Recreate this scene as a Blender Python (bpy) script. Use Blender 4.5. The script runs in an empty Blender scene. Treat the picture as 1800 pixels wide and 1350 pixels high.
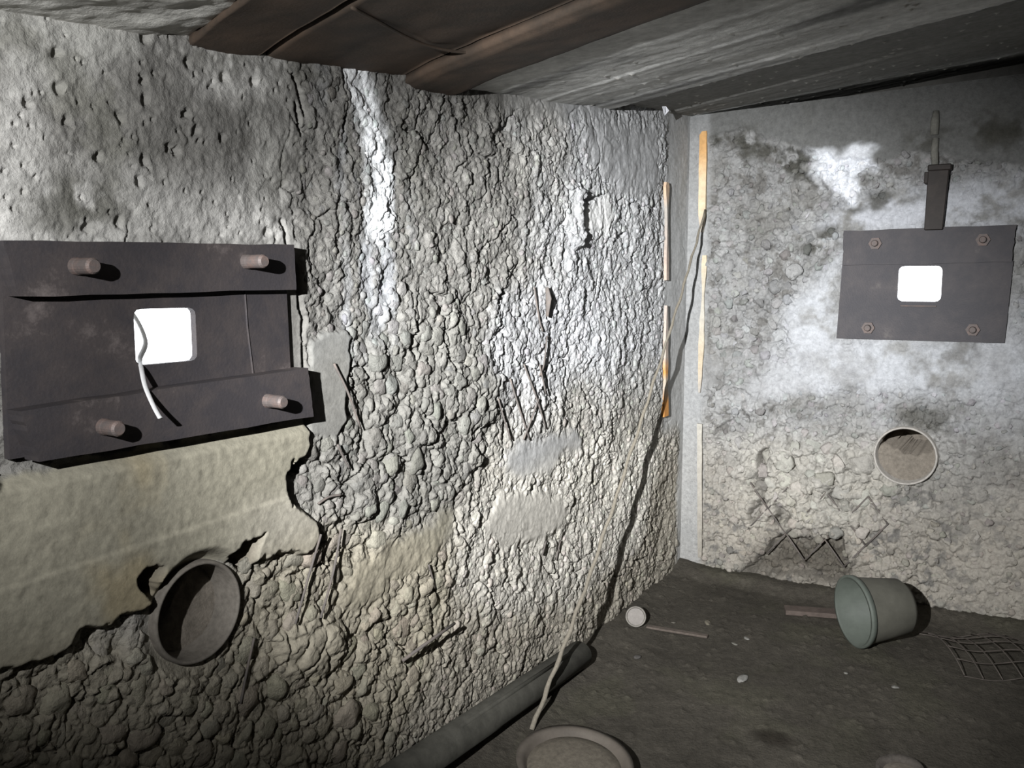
import bpy, bmesh, math, random
import numpy as np
from mathutils import Vector, Matrix

scene = bpy.context.scene
COL = scene.collection
random.seed(7)
RNG = np.random.default_rng(11)

# ------------------------------------------------------------------ camera
CAM = Vector((-4.213, -1.510, 1.500))
HEAD = math.radians(31.2)            # heading, measured from the left wall's run
PITCH = math.radians(6.654)          # looking slightly down
cam_data = bpy.data.cameras.new('camera')
cam_data.sensor_width = 36.0
cam_data.lens = 30.0
cam_data.clip_start = 0.02
cam = bpy.data.objects.new('camera', cam_data)
COL.objects.link(cam)
cam.location = CAM
cam.rotation_euler = (math.radians(90) - PITCH, 0, HEAD - math.radians(90))
scene.camera = cam

# ------------------------------------------------------------------ world (overcast daylight outside)
world = bpy.data.worlds.new('world')
scene.world = world
world.use_nodes = True
bg = world.node_tree.nodes['Background']
bg.inputs['Color'].default_value = (0.93, 0.96, 1.0, 1)
bg.inputs['Strength'].default_value = 5.5

# ------------------------------------------------------------------ hand torch up left of the camera, with two added fill spots
def spot(name, loc, target, watts, angle, blend, color, radius=0.012):
    l = bpy.data.lights.new(name, 'SPOT')
    l.energy = watts; l.spot_size = math.radians(angle); l.spot_blend = blend
    l.color = color; l.shadow_soft_size = radius
    o = bpy.data.objects.new(name, l); COL.objects.link(o)
    o.location = loc
    o.rotation_euler = (Vector(target) - Vector(loc)).to_track_quat('-Z', 'Y').to_euler()
    return o
TORCH = (-4.52, -1.00, 1.74)
spot('torch_hotspot', TORCH, (-0.05, -0.10, 1.22), 680, 36, 1.0, (0.97, 0.985, 1.0))
spot('fill_spot_low', TORCH, (-0.45, -0.35, 0.72), 900, 56, 1.0, (0.985, 0.99, 1.0))  # added spot, aimed low to brighten the lower walls and floor
spot('fill_spot_left', TORCH, (-2.98, 0.0, 1.58), 158, 70, 1.0, (0.985, 0.99, 1.0))  # added spot, aimed aside to brighten the left wall

vs = scene.view_settings
vs.view_transform = 'Standard'
vs.look = 'None'
vs.gamma = 1.0
vs.use_curve_mapping = False
vs.exposure = 0.17

# ------------------------------------------------------------------ survey of the walls: zones in metres, (along wall, height)
A_ZONES = {
  'plaster': [(-3.515, 1.174), (-2.724, 1.176), (-2.703, 1.124), (-2.718, 1.091), (-2.759, 1.084), (-2.785, 1.054), (-2.778, 0.983), (-2.738, 0.957), (-2.695, 0.913), (-2.683, 0.874), (-2.733, 0.84), (-2.82, 0.859), (-2.88, 0.875), (-2.954, 0.884), (-3.046, 0.891), (-3.103, 0.883), (-3.161, 0.871), (-3.23, 0.846), (-3.307, 0.85), (-3.369, 0.823), (-3.455, 0.837), (-3.537, 0.863)],
  'upper': [(-3.454, 2.032), (-2.959, 2.008), (-2.735, 2.035), (-2.687, 1.968), (-2.687, 1.863), (-2.739, 1.726), (-2.757, 1.593), (-3.487, 1.569)],
  'strip': [(-2.773, 1.638), (-2.717, 1.594), (-2.699, 1.473), (-2.697, 1.362), (-2.708, 1.238), (-2.715, 1.161), (-2.748, 1.173), (-2.78, 1.579)],
  'slab': [(-2.691, 1.373), (-2.557, 1.384), (-2.545, 1.294), (-2.571, 1.237), (-2.561, 1.147), (-2.596, 1.115), (-2.695, 1.123), (-2.698, 1.236)],
  'patch_grey': [(-1.776, 0.905), (-1.681, 0.945), (-1.475, 0.944), (-1.193, 0.924), (-1.166, 0.844), (-1.362, 0.849), (-1.474, 0.793), (-1.758, 0.842)],
  'patch_beige': [(-1.874, 0.735), (-1.788, 0.788), (-1.383, 0.702), (-1.277, 0.606), (-1.358, 0.557), (-1.515, 0.553), (-1.72, 0.582), (-1.903, 0.664)],
  'patch_dark': [(-2.594, 0.678), (-2.531, 0.753), (-2.4, 0.785), (-2.242, 0.792), (-2.126, 0.825), (-2.075, 0.782), (-2.104, 0.707), (-2.244, 0.671), (-2.373, 0.657), (-2.453, 0.616), (-2.558, 0.626)],
  'patch_low': [(-2.814, 0.653), (-2.734, 0.671), (-2.634, 0.636), (-2.589, 0.554), (-2.621, 0.507), (-2.739, 0.539), (-2.813, 0.588)],
  'top_smooth': [(-1.218, 2.092), (-1.016, 2.161), (-0.474, 2.198), (-0.376, 1.936), (-0.84, 1.893), (-1.105, 1.968)],
  'top_band': [(-2.003, 2.108), (-0.965, 2.232), (-1.016, 2.161), (-1.791, 2.076)],
  'streak': [(-2.547, 2.057), (-2.457, 2.069), (-2.396, 1.98), (-2.362, 1.867), (-2.35, 1.762), (-2.345, 1.655), (-2.426, 1.591), (-2.474, 1.794), (-2.502, 1.905)],
  'streak_halo': [(-2.624, 2.02), (-2.457, 2.069), (-2.347, 1.869), (-2.283, 1.627), (-2.36, 1.343), (-2.514, 1.307), (-2.554, 1.413), (-2.531, 1.645), (-2.571, 1.853)],
  'white_spot': [(-1.202, 1.802), (-0.964, 1.863), (-0.883, 1.784), (-0.992, 1.703), (-1.185, 1.716)],
  'pale': [(-1.828, 1.444), (-1.481, 1.541), (-1.049, 1.408), (-0.932, 1.166), (-1.388, 1.094), (-1.794, 1.138), (-1.915, 1.263)],
  'pale_low': [(-2.002, 0.812), (-1.72, 0.831), (-0.864, 0.864), (-0.323, 0.698), (-0.588, 0.282), (-1.28, 0.233), (-1.869, 0.387), (-2.188, 0.64)],
  'dark_right': [(-2.339, 1.975), (-2.205, 1.935), (-2.139, 1.782), (-2.155, 1.666), (-2.277, 1.659), (-2.325, 1.765)],
  'dark_a': [(-3.361, 1.657), (-3.267, 1.676), (-3.213, 1.639), (-3.293, 1.602), (-3.364, 1.618)],
  'dark_b': [(-3.278, 1.67), (-3.192, 1.688), (-3.177, 1.639), (-3.259, 1.63)],
  'dark_c': [(-2.866, 1.728), (-2.746, 1.754), (-2.709, 1.702), (-2.835, 1.689)],
  'dark_d': [(-3.043, 1.999), (-2.735, 2.033), (-2.586, 1.987), (-2.738, 1.958), (-2.932, 1.962), (-3.032, 1.946)],
  'dark_e': [(-3.238, 1.781), (-3.067, 1.796), (-3.097, 1.736), (-3.208, 1.723)],
  'lumps': [(-2.68, 1.305), (-2.358, 1.445), (-2.027, 1.395), (-1.794, 1.158), (-1.901, 0.904), (-2.156, 0.81), (-2.539, 0.852), (-2.69, 1.05)],
  'rubble': [(-2.923, 0.855), (-2.666, 0.892), (-2.399, 0.801), (-2.067, 0.679), (-2.133, 0.403), (-2.517, 0.08), (-3.552, 0.643), (-3.537, 0.863), (-3.296, 0.835), (-3.139, 0.735), (-2.911, 0.77)],
  'hole_a': [(-2.775, 1.066), (-2.752, 1.09), (-2.706, 1.099), (-2.715, 1.072), (-2.728, 1.031), (-2.761, 1.046)],
  'hole_slot': [(-1.265, 1.818), (-1.197, 1.828), (-1.195, 1.715), (-1.239, 1.696), (-1.254, 1.759)],
  'hole_b': [(-3.195, 0.913), (-3.175, 0.929), (-3.134, 0.93), (-3.14, 0.906), (-3.155, 0.875), (-3.174, 0.878)],
  'hole_c': [(-2.967, 0.878), (-2.953, 0.903), (-2.928, 0.93), (-2.863, 0.929), (-2.888, 0.896), (-2.903, 0.857)],
}
A_CRACKS = [
  [(-2.756, 1.643), (-2.753, 1.606), (-2.728, 1.54), (-2.705, 1.418), (-2.706, 1.293), (-2.712, 1.224), (-2.707, 1.124)],
  [(-2.71, 1.989), (-2.688, 1.942), (-2.68, 1.904)],
  [(-2.707, 1.925), (-2.696, 1.882), (-2.691, 1.856)],
  [(-1.25, 1.819), (-1.163, 1.824), (-0.997, 1.867)],
  [(-2.131, 1.432), (-2.13, 1.33), (-2.083, 1.258), (-2.06, 1.212)],
  [(-1.926, 1.153), (-2.005, 1.089), (-2.047, 1.037)],
  [(-2.543, 1.294), (-2.565, 1.222), (-2.561, 1.147), (-2.596, 1.115)],
  [(-2.775, 1.073), (-2.791, 1.027), (-2.779, 0.976)],
  [(-2.687, 0.875), (-2.637, 0.832), (-2.67, 0.781)],
  [(-2.481, 1.289), (-2.449, 1.194), (-2.461, 1.164)],
  [(-2.248, 1.154), (-2.18, 1.06), (-2.196, 0.993)],
  [(-1.026, 1.546), (-1.077, 1.454), (-1.127, 1.387)],
]
B_ZONES = {
  'smooth_top': [(-0.026, 2.349), (1.623, 2.383), (1.651, 1.957), (1.06, 2.075), (0.875, 2.06), (0.601, 2.106), (0.522, 2.143), (0.25, 2.246), (0.108, 2.231), (-0.024, 2.265)],
  'white_spot': [(0.59, 2.12), (0.858, 2.106), (0.854, 2.036), (0.798, 1.989), (0.778, 1.883), (0.691, 1.883), (0.67, 1.972), (0.611, 2.04)],
  'white_band': [(0.665, 1.777), (0.737, 1.87), (1.022, 1.913), (1.158, 1.913), (1.651, 1.957), (1.665, 1.73), (0.742, 1.74)],
  'white_low': [(0.511, 1.391), (0.625, 1.5), (0.735, 1.631), (0.739, 1.235), (1.102, 1.234), (1.695, 1.267), (1.71, 1.032), (1.294, 1.029), (0.972, 1.008), (0.697, 1.003), (0.56, 1.146)],
  'dark_a': [(0.108, 2.248), (0.306, 2.214), (0.577, 2.082), (0.567, 1.999), (0.475, 2.005), (0.336, 2.121), (0.138, 2.191)],
  'dark_b': [(1.145, 2.155), (1.294, 2.189), (1.634, 2.216), (1.643, 2.07), (1.321, 2.093)],
  'dark_c': [(1.006, 2.148), (1.15, 2.14), (1.139, 2.064), (1.014, 2.079)],
  'dark_d': [(0.636, 1.864), (0.859, 1.879), (1.069, 1.893), (1.025, 1.861), (0.739, 1.818)],
  'dark_e': [(0.567, 1.661), (0.714, 1.814), (0.731, 1.71), (0.648, 1.58)],
  'rough': [(0.093, 1.727), (0.538, 1.715), (0.666, 1.447), (0.526, 1.337), (0.507, 1.116), (0.621, 0.929), (0.293, 0.848), (0.11, 1.097)],
  'lumps': [(0.298, 0.704), (0.628, 0.764), (0.934, 0.766), (1.029, 0.562), (0.9, 0.436), (0.883, 0.24), (0.646, 0.287), (0.367, 0.332)],
  'stain': [(0.977, 0.889), (1.116, 0.955), (1.311, 0.916), (1.19, 0.863), (1.074, 0.858)],
  'void_a': [(0.385, 0.654), (0.44, 0.694), (0.462, 0.548), (0.426, 0.451), (0.418, 0.354), (0.351, 0.306), (0.393, 0.423)],
  'void_b': [(0.51, 0.439), (0.579, 0.345), (0.454, 0.28), (0.458, 0.33)],
  'void_c': [(0.527, 0.268), (0.7, 0.272), (0.809, 0.298), (0.853, 0.179), (0.87, 0.07), (0.601, 0.063), (0.319, 0.02), (0.402, 0.145)],
  'void_d': [(0.746, 0.554), (0.782, 0.517), (0.809, 0.479), (0.772, 0.446), (0.744, 0.498)],
}
A_WIRES = [
  [(-1.572, 1.49), (-1.543, 1.378), (-1.517, 1.332)],
  [(-1.488, 1.314), (-1.521, 1.213), (-1.554, 1.174)],
  [(-1.562, 1.216), (-1.511, 1.104)],
  [(-1.757, 1.183), (-1.701, 1.088), (-1.622, 0.952)],
  [(-1.663, 1.224), (-1.582, 1.095), (-1.506, 0.976)],
  [(-1.837, 1.124), (-1.794, 1.051), (-1.75, 0.972)],
  [(-1.57, 1.093), (-1.622, 1.018), (-1.666, 0.959)],
  [(-2.621, 1.303), (-2.571, 1.223), (-2.515, 1.122)],
  [(-2.622, 1.097), (-2.598, 1.063), (-2.573, 1.026)],
  [(-2.696, 0.884), (-2.726, 0.783), (-2.782, 0.681)],
  [(-2.6, 0.871), (-2.629, 0.769), (-2.695, 0.666)],
  [(-2.68, 0.955), (-2.643, 0.965), (-2.605, 0.963)],
  [(-2.894, 0.682), (-2.918, 0.608), (-2.941, 0.542)],
  [(-2.239, 0.672), (-2.217, 0.627), (-2.198, 0.586)],
  [(-1.494, 0.547), (-1.515, 0.498)],
  [(-1.357, 0.511), (-1.389, 0.44)],
]

# ------------------------------------------------------------------ numpy noise
def _hash(ix, iy, s):
    h = (ix.astype(np.int64) * 374761393 + iy.astype(np.int64) * 668265263 + s * 1442695041) & 0xFFFFFFFF
    h = ((h ^ (h >> 13)) * 1274126177) & 0xFFFFFFFF
    h = ((h ^ (h >> 16)) * 2246822519) & 0xFFFFFFFF
    h = h ^ (h >> 15)
    return (h & 0xFFFFFF) / float(0xFFFFFF)
def vnoise(x, y, s=0):
    ix = np.floor(x); iy = np.floor(y); fx = x - ix; fy = y - iy
    fx = fx * fx * fx * (fx * (fx * 6 - 15) + 10); fy = fy * fy * fy * (fy * (fy * 6 - 15) + 10)
    a = _hash(ix, iy, s); b = _hash(ix + 1, iy, s); c = _hash(ix, iy + 1, s); d = _hash(ix + 1, iy + 1, s)
    return (a + (b - a) * fx) * (1 - fy) + (c + (d - c) * fx) * fy
def fbm(x, y, o=4, s=0, g=0.5):
    t = 0; amp = 1; n = 0
    for k in range(o):
        t = t + amp * vnoise(x * 2 ** k + 17.3 * k, y * 2 ** k - 9.1 * k, s + k); n += amp; amp *= g
    return t / n * 2 - 1
def worley(x, y, s=0, jit=0.85):
    ix = np.floor(x); iy = np.floor(y)
    f1 = np.full(x.shape, 9.0); f2 = np.full(x.shape, 9.0); cid = np.zeros(x.shape)
    for dx in (-1, 0, 1):
        for dy in (-1, 0, 1):
            jx = ix + dx; jy = iy + dy
            px = jx + 0.5 + jit * (_hash(jx, jy, s) - 0.5); py = jy + 0.5 + jit * (_hash(jx, jy, s + 5) - 0.5)
            d = np.sqrt((x - px) ** 2 + (y - py) ** 2)
            m = d < f1
            f2 = np.where(m, f1, np.minimum(f2, d))
            cid = np.where(m, _hash(jx, jy, s + 9), cid)
            f1 = np.where(m, d, f1)
    return f1, f2, cid
def sstep(a, b, x):
    t = np.clip((x - a) / (b - a), 0, 1); return t * t * (3 - 2 * t)
def sdist(poly, U, Z, margin=0.25):
    """signed distance to a polygon, positive inside"""
    P = np.array(poly); out = np.full(U.shape, -margin)
    lo = P.min(0) - margin; hi = P.max(0) + margin
    m = (U > lo[0]) & (U < hi[0]) & (Z > lo[1]) & (Z < hi[1])
    if not m.any(): return out
    u = U[m]; z = Z[m]; best = np.full(u.shape, 1e9); ins = np.zeros(u.shape, bool)
    for i in range(len(P)):
        a = P[i]; b = P[(i + 1) % len(P)]; e = b - a
        t = np.clip(((u - a[0]) * e[0] + (z - a[1]) * e[1]) / (e @ e + 1e-12), 0, 1)
        best = np.minimum(best, (u - a[0] - t * e[0]) ** 2 + (z - a[1] - t * e[1]) ** 2)
        if a[1] != b[1]:
            c = ((a[1] > z) != (b[1] > z)) & (u < e[0] * (z - a[1]) / e[1] + a[0])
            ins ^= c
    d = np.sqrt(best); out[m] = np.where(ins, d, -d)
    return out
def ldist(line, U, Z):
    best = np.full(U.shape, 1e9)
    P = np.array(line)
    for a, b in zip(P[:-1], P[1:]):
        e = b - a
        t = np.clip(((U - a[0]) * e[0] + (Z - a[1]) * e[1]) / (e @ e + 1e-12), 0, 1)
        best = np.minimum(best, (U - a[0] - t * e[0]) ** 2 + (Z - a[1] - t * e[1]) ** 2)
    return np.sqrt(best)

# ------------------------------------------------------------------ materials
def mat_new(name):
    m = bpy.data.materials.new(name); m.use_nodes = True
    nt = m.node_tree; p = nt.nodes['Principled BSDF']
    return m, nt, p
def mat_earth(name, rough=0.95, scale=60, amt=0.35, bump=0.4, bdist=0.004, bscale=180, color=None, spec=0.15):
    """dusty mineral surface: own colour attribute (or flat colour) broken up by fine noise, with grit relief"""
    m, nt, p = mat_new(name)
    N = nt.nodes.new; L = nt.links.new
    p.inputs['Roughness'].default_value = rough
    p.inputs['Specular IOR Level'].default_value = spec
    tc = N('ShaderNodeTexCoord')
    if color is None:
        at = N('ShaderNodeAttribute'); at.attribute_name = 'Col'; src = at.outputs['Color']
    else:
        rg = N('ShaderNodeRGB'); rg.outputs[0].default_value = (*color, 1); src = rg.outputs[0]
    no = N('ShaderNodeTexNoise'); no.inputs['Scale'].default_value = scale; no.inputs['Detail'].default_value = 6
    no.inputs['Roughness'].default_value = 0.7
    L(tc.outputs['Object'], no.inputs['Vector'])
    mr = N('ShaderNodeMapRange'); mr.inputs['From Min'].default_value = 0.25; mr.inputs['From Max'].default_value = 0.75
    mr.inputs['To Min'].default_value = 1 - amt; mr.inputs['To Max'].default_value = 1 + amt
    L(no.outputs['Fac'], mr.inputs['Value'])
    mx = N('ShaderNodeMix'); mx.data_type = 'RGBA'; mx.blend_type = 'MULTIPLY'; mx.inputs[0].default_value = 1
    L(src, mx.inputs[6]); L(mr.outputs[0], mx.inputs[7])
    L(mx.outputs[2], p.inputs['Base Color'])
    n2 = N('ShaderNodeTexNoise'); n2.inputs['Scale'].default_value = bscale; n2.inputs['Detail'].default_value = 5
    n2.inputs['Roughness'].default_value = 0.65
    L(tc.outputs['Object'], n2.inputs['Vector'])
    bp = N('ShaderNodeBump'); bp.inputs['Strength'].default_value = bump; bp.inputs['Distance'].default_value = bdist
    if color is None:
        mu = N('ShaderNodeMath'); mu.operation = 'MULTIPLY'; mu.inputs[1].default_value = bump
        L(at.outputs['Alpha'], mu.inputs[0]); L(mu.outputs[0], bp.inputs['Strength'])
    L(n2.outputs['Fac'], bp.inputs['Height']); L(bp.outputs[0], p.inputs['Normal'])
    return m
def mat_metal(name, base, rust, rough=0.6, scale=9, lo=0.45, hi=0.7, metallic=0.25, dust=None):
    m, nt, p = mat_new(name)
    N = nt.nodes.new; L = nt.links.new
    tc = N('ShaderNodeTexCoord')
    no = N('ShaderNodeTexNoise'); no.inputs['Scale'].default_value = scale; no.inputs['Detail'].default_value = 8
    no.inputs['Roughness'].default_value = 0.7
    L(tc.outputs['Object'], no.inputs['Vector'])
    cr = N('ShaderNodeValToRGB'); cr.color_ramp.elements[0].position = lo; cr.color_ramp.elements[0].color = (*base, 1)
    cr.color_ramp.elements[1].position = hi; cr.color_ramp.elements[1].color = (*rust, 1)
    if dust:
        e = cr.color_ramp.elements.new(min(0.99, hi + 0.12)); e.color = (*dust, 1)
    L(no.outputs['Fac'], cr.inputs['Fac']); L(cr.outputs['Color'], p.inputs['Base Color'])
    p.inputs['Roughness'].default_value = rough; p.inputs['Metallic'].default_value = metallic
    p.inputs['Specular IOR Level'].default_value = 0.25
    n2 = N('ShaderNodeTexNoise'); n2.inputs['Scale'].default_value = 140; n2.inputs['Detail'].default_value = 4
    L(tc.outputs['Object'], n2.inputs['Vector'])
    bp = N('ShaderNodeBump'); bp.inputs['Strength'].default_value = 0.25; bp.inputs['Distance'].default_value = 0.003
    L(n2.outputs['Fac'], bp.inputs['Height']); L(bp.outputs[0], p.inputs['Normal'])
    return m
M_WALL = mat_earth('wall_concrete', bump=0.8, bdist=0.008, bscale=120, scale=50, amt=0.28)
M_STONE = mat_earth('dusty_stone', bump=0.8, bdist=0.008, bscale=120, scale=50, amt=0.28)
M_PLAIN = mat_earth('plain_concrete', color=(0.20, 0.195, 0.18), scale=8, amt=0.35)
M_CEIL = mat_earth('ceiling_concrete', bump=0.5, bdist=0.006, bscale=70, scale=30, amt=0.3)
M_FLOOR = mat_earth('floor_dirt', bump=0.8, bdist=0.008, bscale=90, scale=40, amt=0.35)
M_DIRT = mat_earth('pipe_dirt', color=(0.17, 0.15, 0.125), bump=0.6, bdist=0.005, bscale=150)
M_CLAY = mat_earth('glazed_pipe_clay', color=(0.15, 0.135, 0.115), rough=0.75, bump=0.2, bdist=0.002, spec=0.3)
M_CLAY2 = mat_earth('pale_pipe_clay', color=(0.36, 0.34, 0.31), rough=0.75, bump=0.2, bdist=0.002, spec=0.3)
M_WOODV = mat_earth('lath_wood', rough=0.8, scale=35, amt=0.25, bump=0.3, bdist=0.002, bscale=120)
M_STEEL = mat_metal('armour_steel', (0.045, 0.041, 0.044), (0.063, 0.054, 0.053), dust=(0.14, 0.12, 0.115), lo=0.42, hi=0.60)
M_DARK = mat_metal('dark_bracket_iron', (0.026, 0.022, 0.020), (0.042, 0.034, 0.030))
M_STEEL_B = mat_metal('dimmed_armour_steel', (0.044, 0.042, 0.046), (0.058, 0.053, 0.055), dust=(0.095, 0.087, 0.083), lo=0.42, hi=0.62)  # armour steel copy, toned down to offset stronger torch light on this plate
M_BOLT = mat_metal('bolt_rust', (0.10, 0.085, 0.08), (0.15, 0.105, 0.09), scale=40)
M_RUST = mat_metal('rusted_sheet', (0.052, 0.041, 0.032), (0.11, 0.076, 0.054), scale=5, rough=0.75, lo=0.4, hi=0.68, dust=(0.15, 0.115, 0.075), metallic=0.1)
M_WIRE = mat_metal('old_wire', (0.12, 0.108, 0.10), (0.17, 0.14, 0.12), scale=30, rough=0.8, metallic=0.1)

# ------------------------------------------------------------------ mesh helpers
def mesh_quads(name, V, Q, mat, col=None, parent=None, smooth=True, alpha=None):
    me = bpy.data.meshes.new(name)
    V = np.asarray(V, np.float32); Q = np.asarray(Q, np.int32)
    k = Q.shape[1]
    me.vertices.add(len(V)); me.vertices.foreach_set('co', V.ravel())
    me.loops.add(Q.size); me.loops.foreach_set('vertex_index', Q.ravel())
    me.polygons.add(len(Q)); me.polygons.foreach_set('loop_start', np.arange(0, Q.size, k, dtype=np.int32))
    me.update(calc_edges=True)
    if smooth: me.polygons.foreach_set('use_smooth', np.ones(len(Q), bool))
    if col is not None:
        a = me.color_attributes.new('Col', 'FLOAT_COLOR', 'POINT')
        c = np.ones((len(V), 4), np.float32); c[:, :3] = col
        if alpha is not None: c[:, 3] = alpha
        a.data.foreach_set('color', c.ravel())
    me.materials.append(mat)
    o = bpy.data.objects.new(name, me); COL.objects.link(o)
    if parent: o.parent = parent
    return o
def grid_quads(nu, nz, flip=False):
    i = np.arange(nu * nz).reshape(nu, nz)
    q = np.stack([i[:-1, :-1], i[1:, :-1], i[1:, 1:], i[:-1, 1:]], -1).reshape(-1, 4)
    return q[:, ::-1].copy() if flip else q
def obj(name, bm, mat, parent=None, smooth=False, col=None):
    bmesh.ops.recalc_face_normals(bm, faces=bm.faces)
    me = bpy.data.meshes.new(name); bm.to_mesh(me); bm.free()
    if smooth:
        for p in me.polygons: p.use_smooth = True
    me.materials.append(mat)
    if col is not None:
        a = me.color_attributes.new('Col', 'FLOAT_COLOR', 'POINT')
        for i, v in enumerate(me.vertices): a.data[i].color = (*col(v.co), 1)
    o = bpy.data.objects.new(name, me); COL.objects.link(o)
    if parent: o.parent = parent
    return o
def struct(o): o['kind'] = 'structure'; return o
def tag(o, label, cat, group=None):
    o['label'] = label; o['category'] = cat
    if group: o['group'] = group
    return o
def thing(name, label, cat, loc=(0, 0, 0), group=None):
    o = bpy.data.objects.new(name, None); o.empty_display_size = 0.05; COL.objects.link(o); o.location = loc
    return tag(o, label, cat, group)
def box(bm, lo, hi, bev=0.0, seg=1):
    r = bmesh.ops.create_cube(bm, size=1)
    for v in r['verts']:
        v.co = Vector([lo[k] + (v.co[k] + 0.5) * (hi[k] - lo[k]) for k in range(3)])
    if bev:
        es = list({e for v in r['verts'] for e in v.link_edges})
        bmesh.ops.bevel(bm, geom=es, offset=bev, segments=seg, affect='EDGES')
def frame(t):
    t = t.normalized(); a = Vector((0, 0, 1)) if abs(t.z) < 0.9 else Vector((1, 0, 0))
    u = t.cross(a).normalized(); return u, t.cross(u).normalized()
def tube(bm, pts, rad, n=8, cap=True, flat=1.0):
    pts = [Vector(p) for p in pts]
    if not hasattr(rad, '__len__'): rad = [rad] * len(pts)
    rings = []; u = None
    for i, p in enumerate(pts):
        t = (pts[min(i + 1, len(pts) - 1)] - pts[max(i - 1, 0)]).normalized()
        if u is None: u, w = frame(t)
        else:
            u = (u - t * u.dot(t)).normalized(); w = t.cross(u).normalized()
        rings.append([bm.verts.new(p + (u * math.cos(2 * math.pi * k / n) + w * math.sin(2 * math.pi * k / n) * flat) * rad[i]) for k in range(n)])
    for a, b in zip(rings[:-1], rings[1:]):
        for k in range(n): bm.faces.new((a[k], a[(k + 1) % n], b[(k + 1) % n], b[k]))
    if cap: bm.faces.new(rings[0]); bm.faces.new(rings[-1][::-1])
    return rings
def lathe(bm, prof, origin, axis, n=40, close=False):
    """prof: list of (radius, distance along axis)"""
    axis = Vector(axis).normalized(); u, w = frame(axis); o = Vector(origin); rings = []
    for r, d in prof:
        if r < 1e-5: rings.append([bm.verts.new(o + axis * d)])
        else: rings.append([bm.verts.new(o + axis * d + (u * math.cos(2 * math.pi * k / n) + w * math.sin(2 * math.pi * k / n)) * r) for k in range(n)])
    if close: rings.append(rings[0])
    for a, b in zip(rings[:-1], rings[1:]):
        for k in range(n):
            k2 = (k + 1) % n
            if len(a) == 1 and len(b) == 1: continue
            if len(a) == 1: bm.faces.new((a[0], b[k2], b[k]))
            elif len(b) == 1: bm.faces.new((a[k], a[k2], b[0]))
            else: bm.faces.new((a[k], a[k2], b[k2], b[k]))
def curve_pts(pts, n=16):
    """Catmull-Rom through pts"""
    P = [Vector(p) for p in pts]; P = [P[0] * 2 - P[1]] + P + [P[-1] * 2 - P[-2]]; out = []
    for i in range(1, len(P) - 2):
        for k in range(n):
            t = k / n
            out.append(0.5 * ((2 * P[i]) + (P[i + 1] - P[i - 1]) * t + (2 * P[i - 1] - 5 * P[i] + 4 * P[i + 1] - P[i + 2]) * t * t + (3 * P[i] - P[i - 1] - 3 * P[i + 1] + P[i + 2]) * t ** 3))
    out.append(P[-2]); return out
def mixc(c, new, m):
    m = np.clip(m, 0, 1)[..., None]; return c * (1 - m) + np.array(new) * m

# embrasure openings and pipe mouths: (along, height, half width, half height) / (along, height, radius)
OPEN_A = (-3.100, 1.397, 0.10, 0.09)
OPEN_B = (1.082, 1.503, 0.115, 0.105)
PIPE_A = (-3.046, 0.797, 0.112)
PIPE_B = (1.062, 0.725, 0.134)
def ceil_z(x, y): return 0.1107 * x - 0.0792 * y + 2.3298

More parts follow.
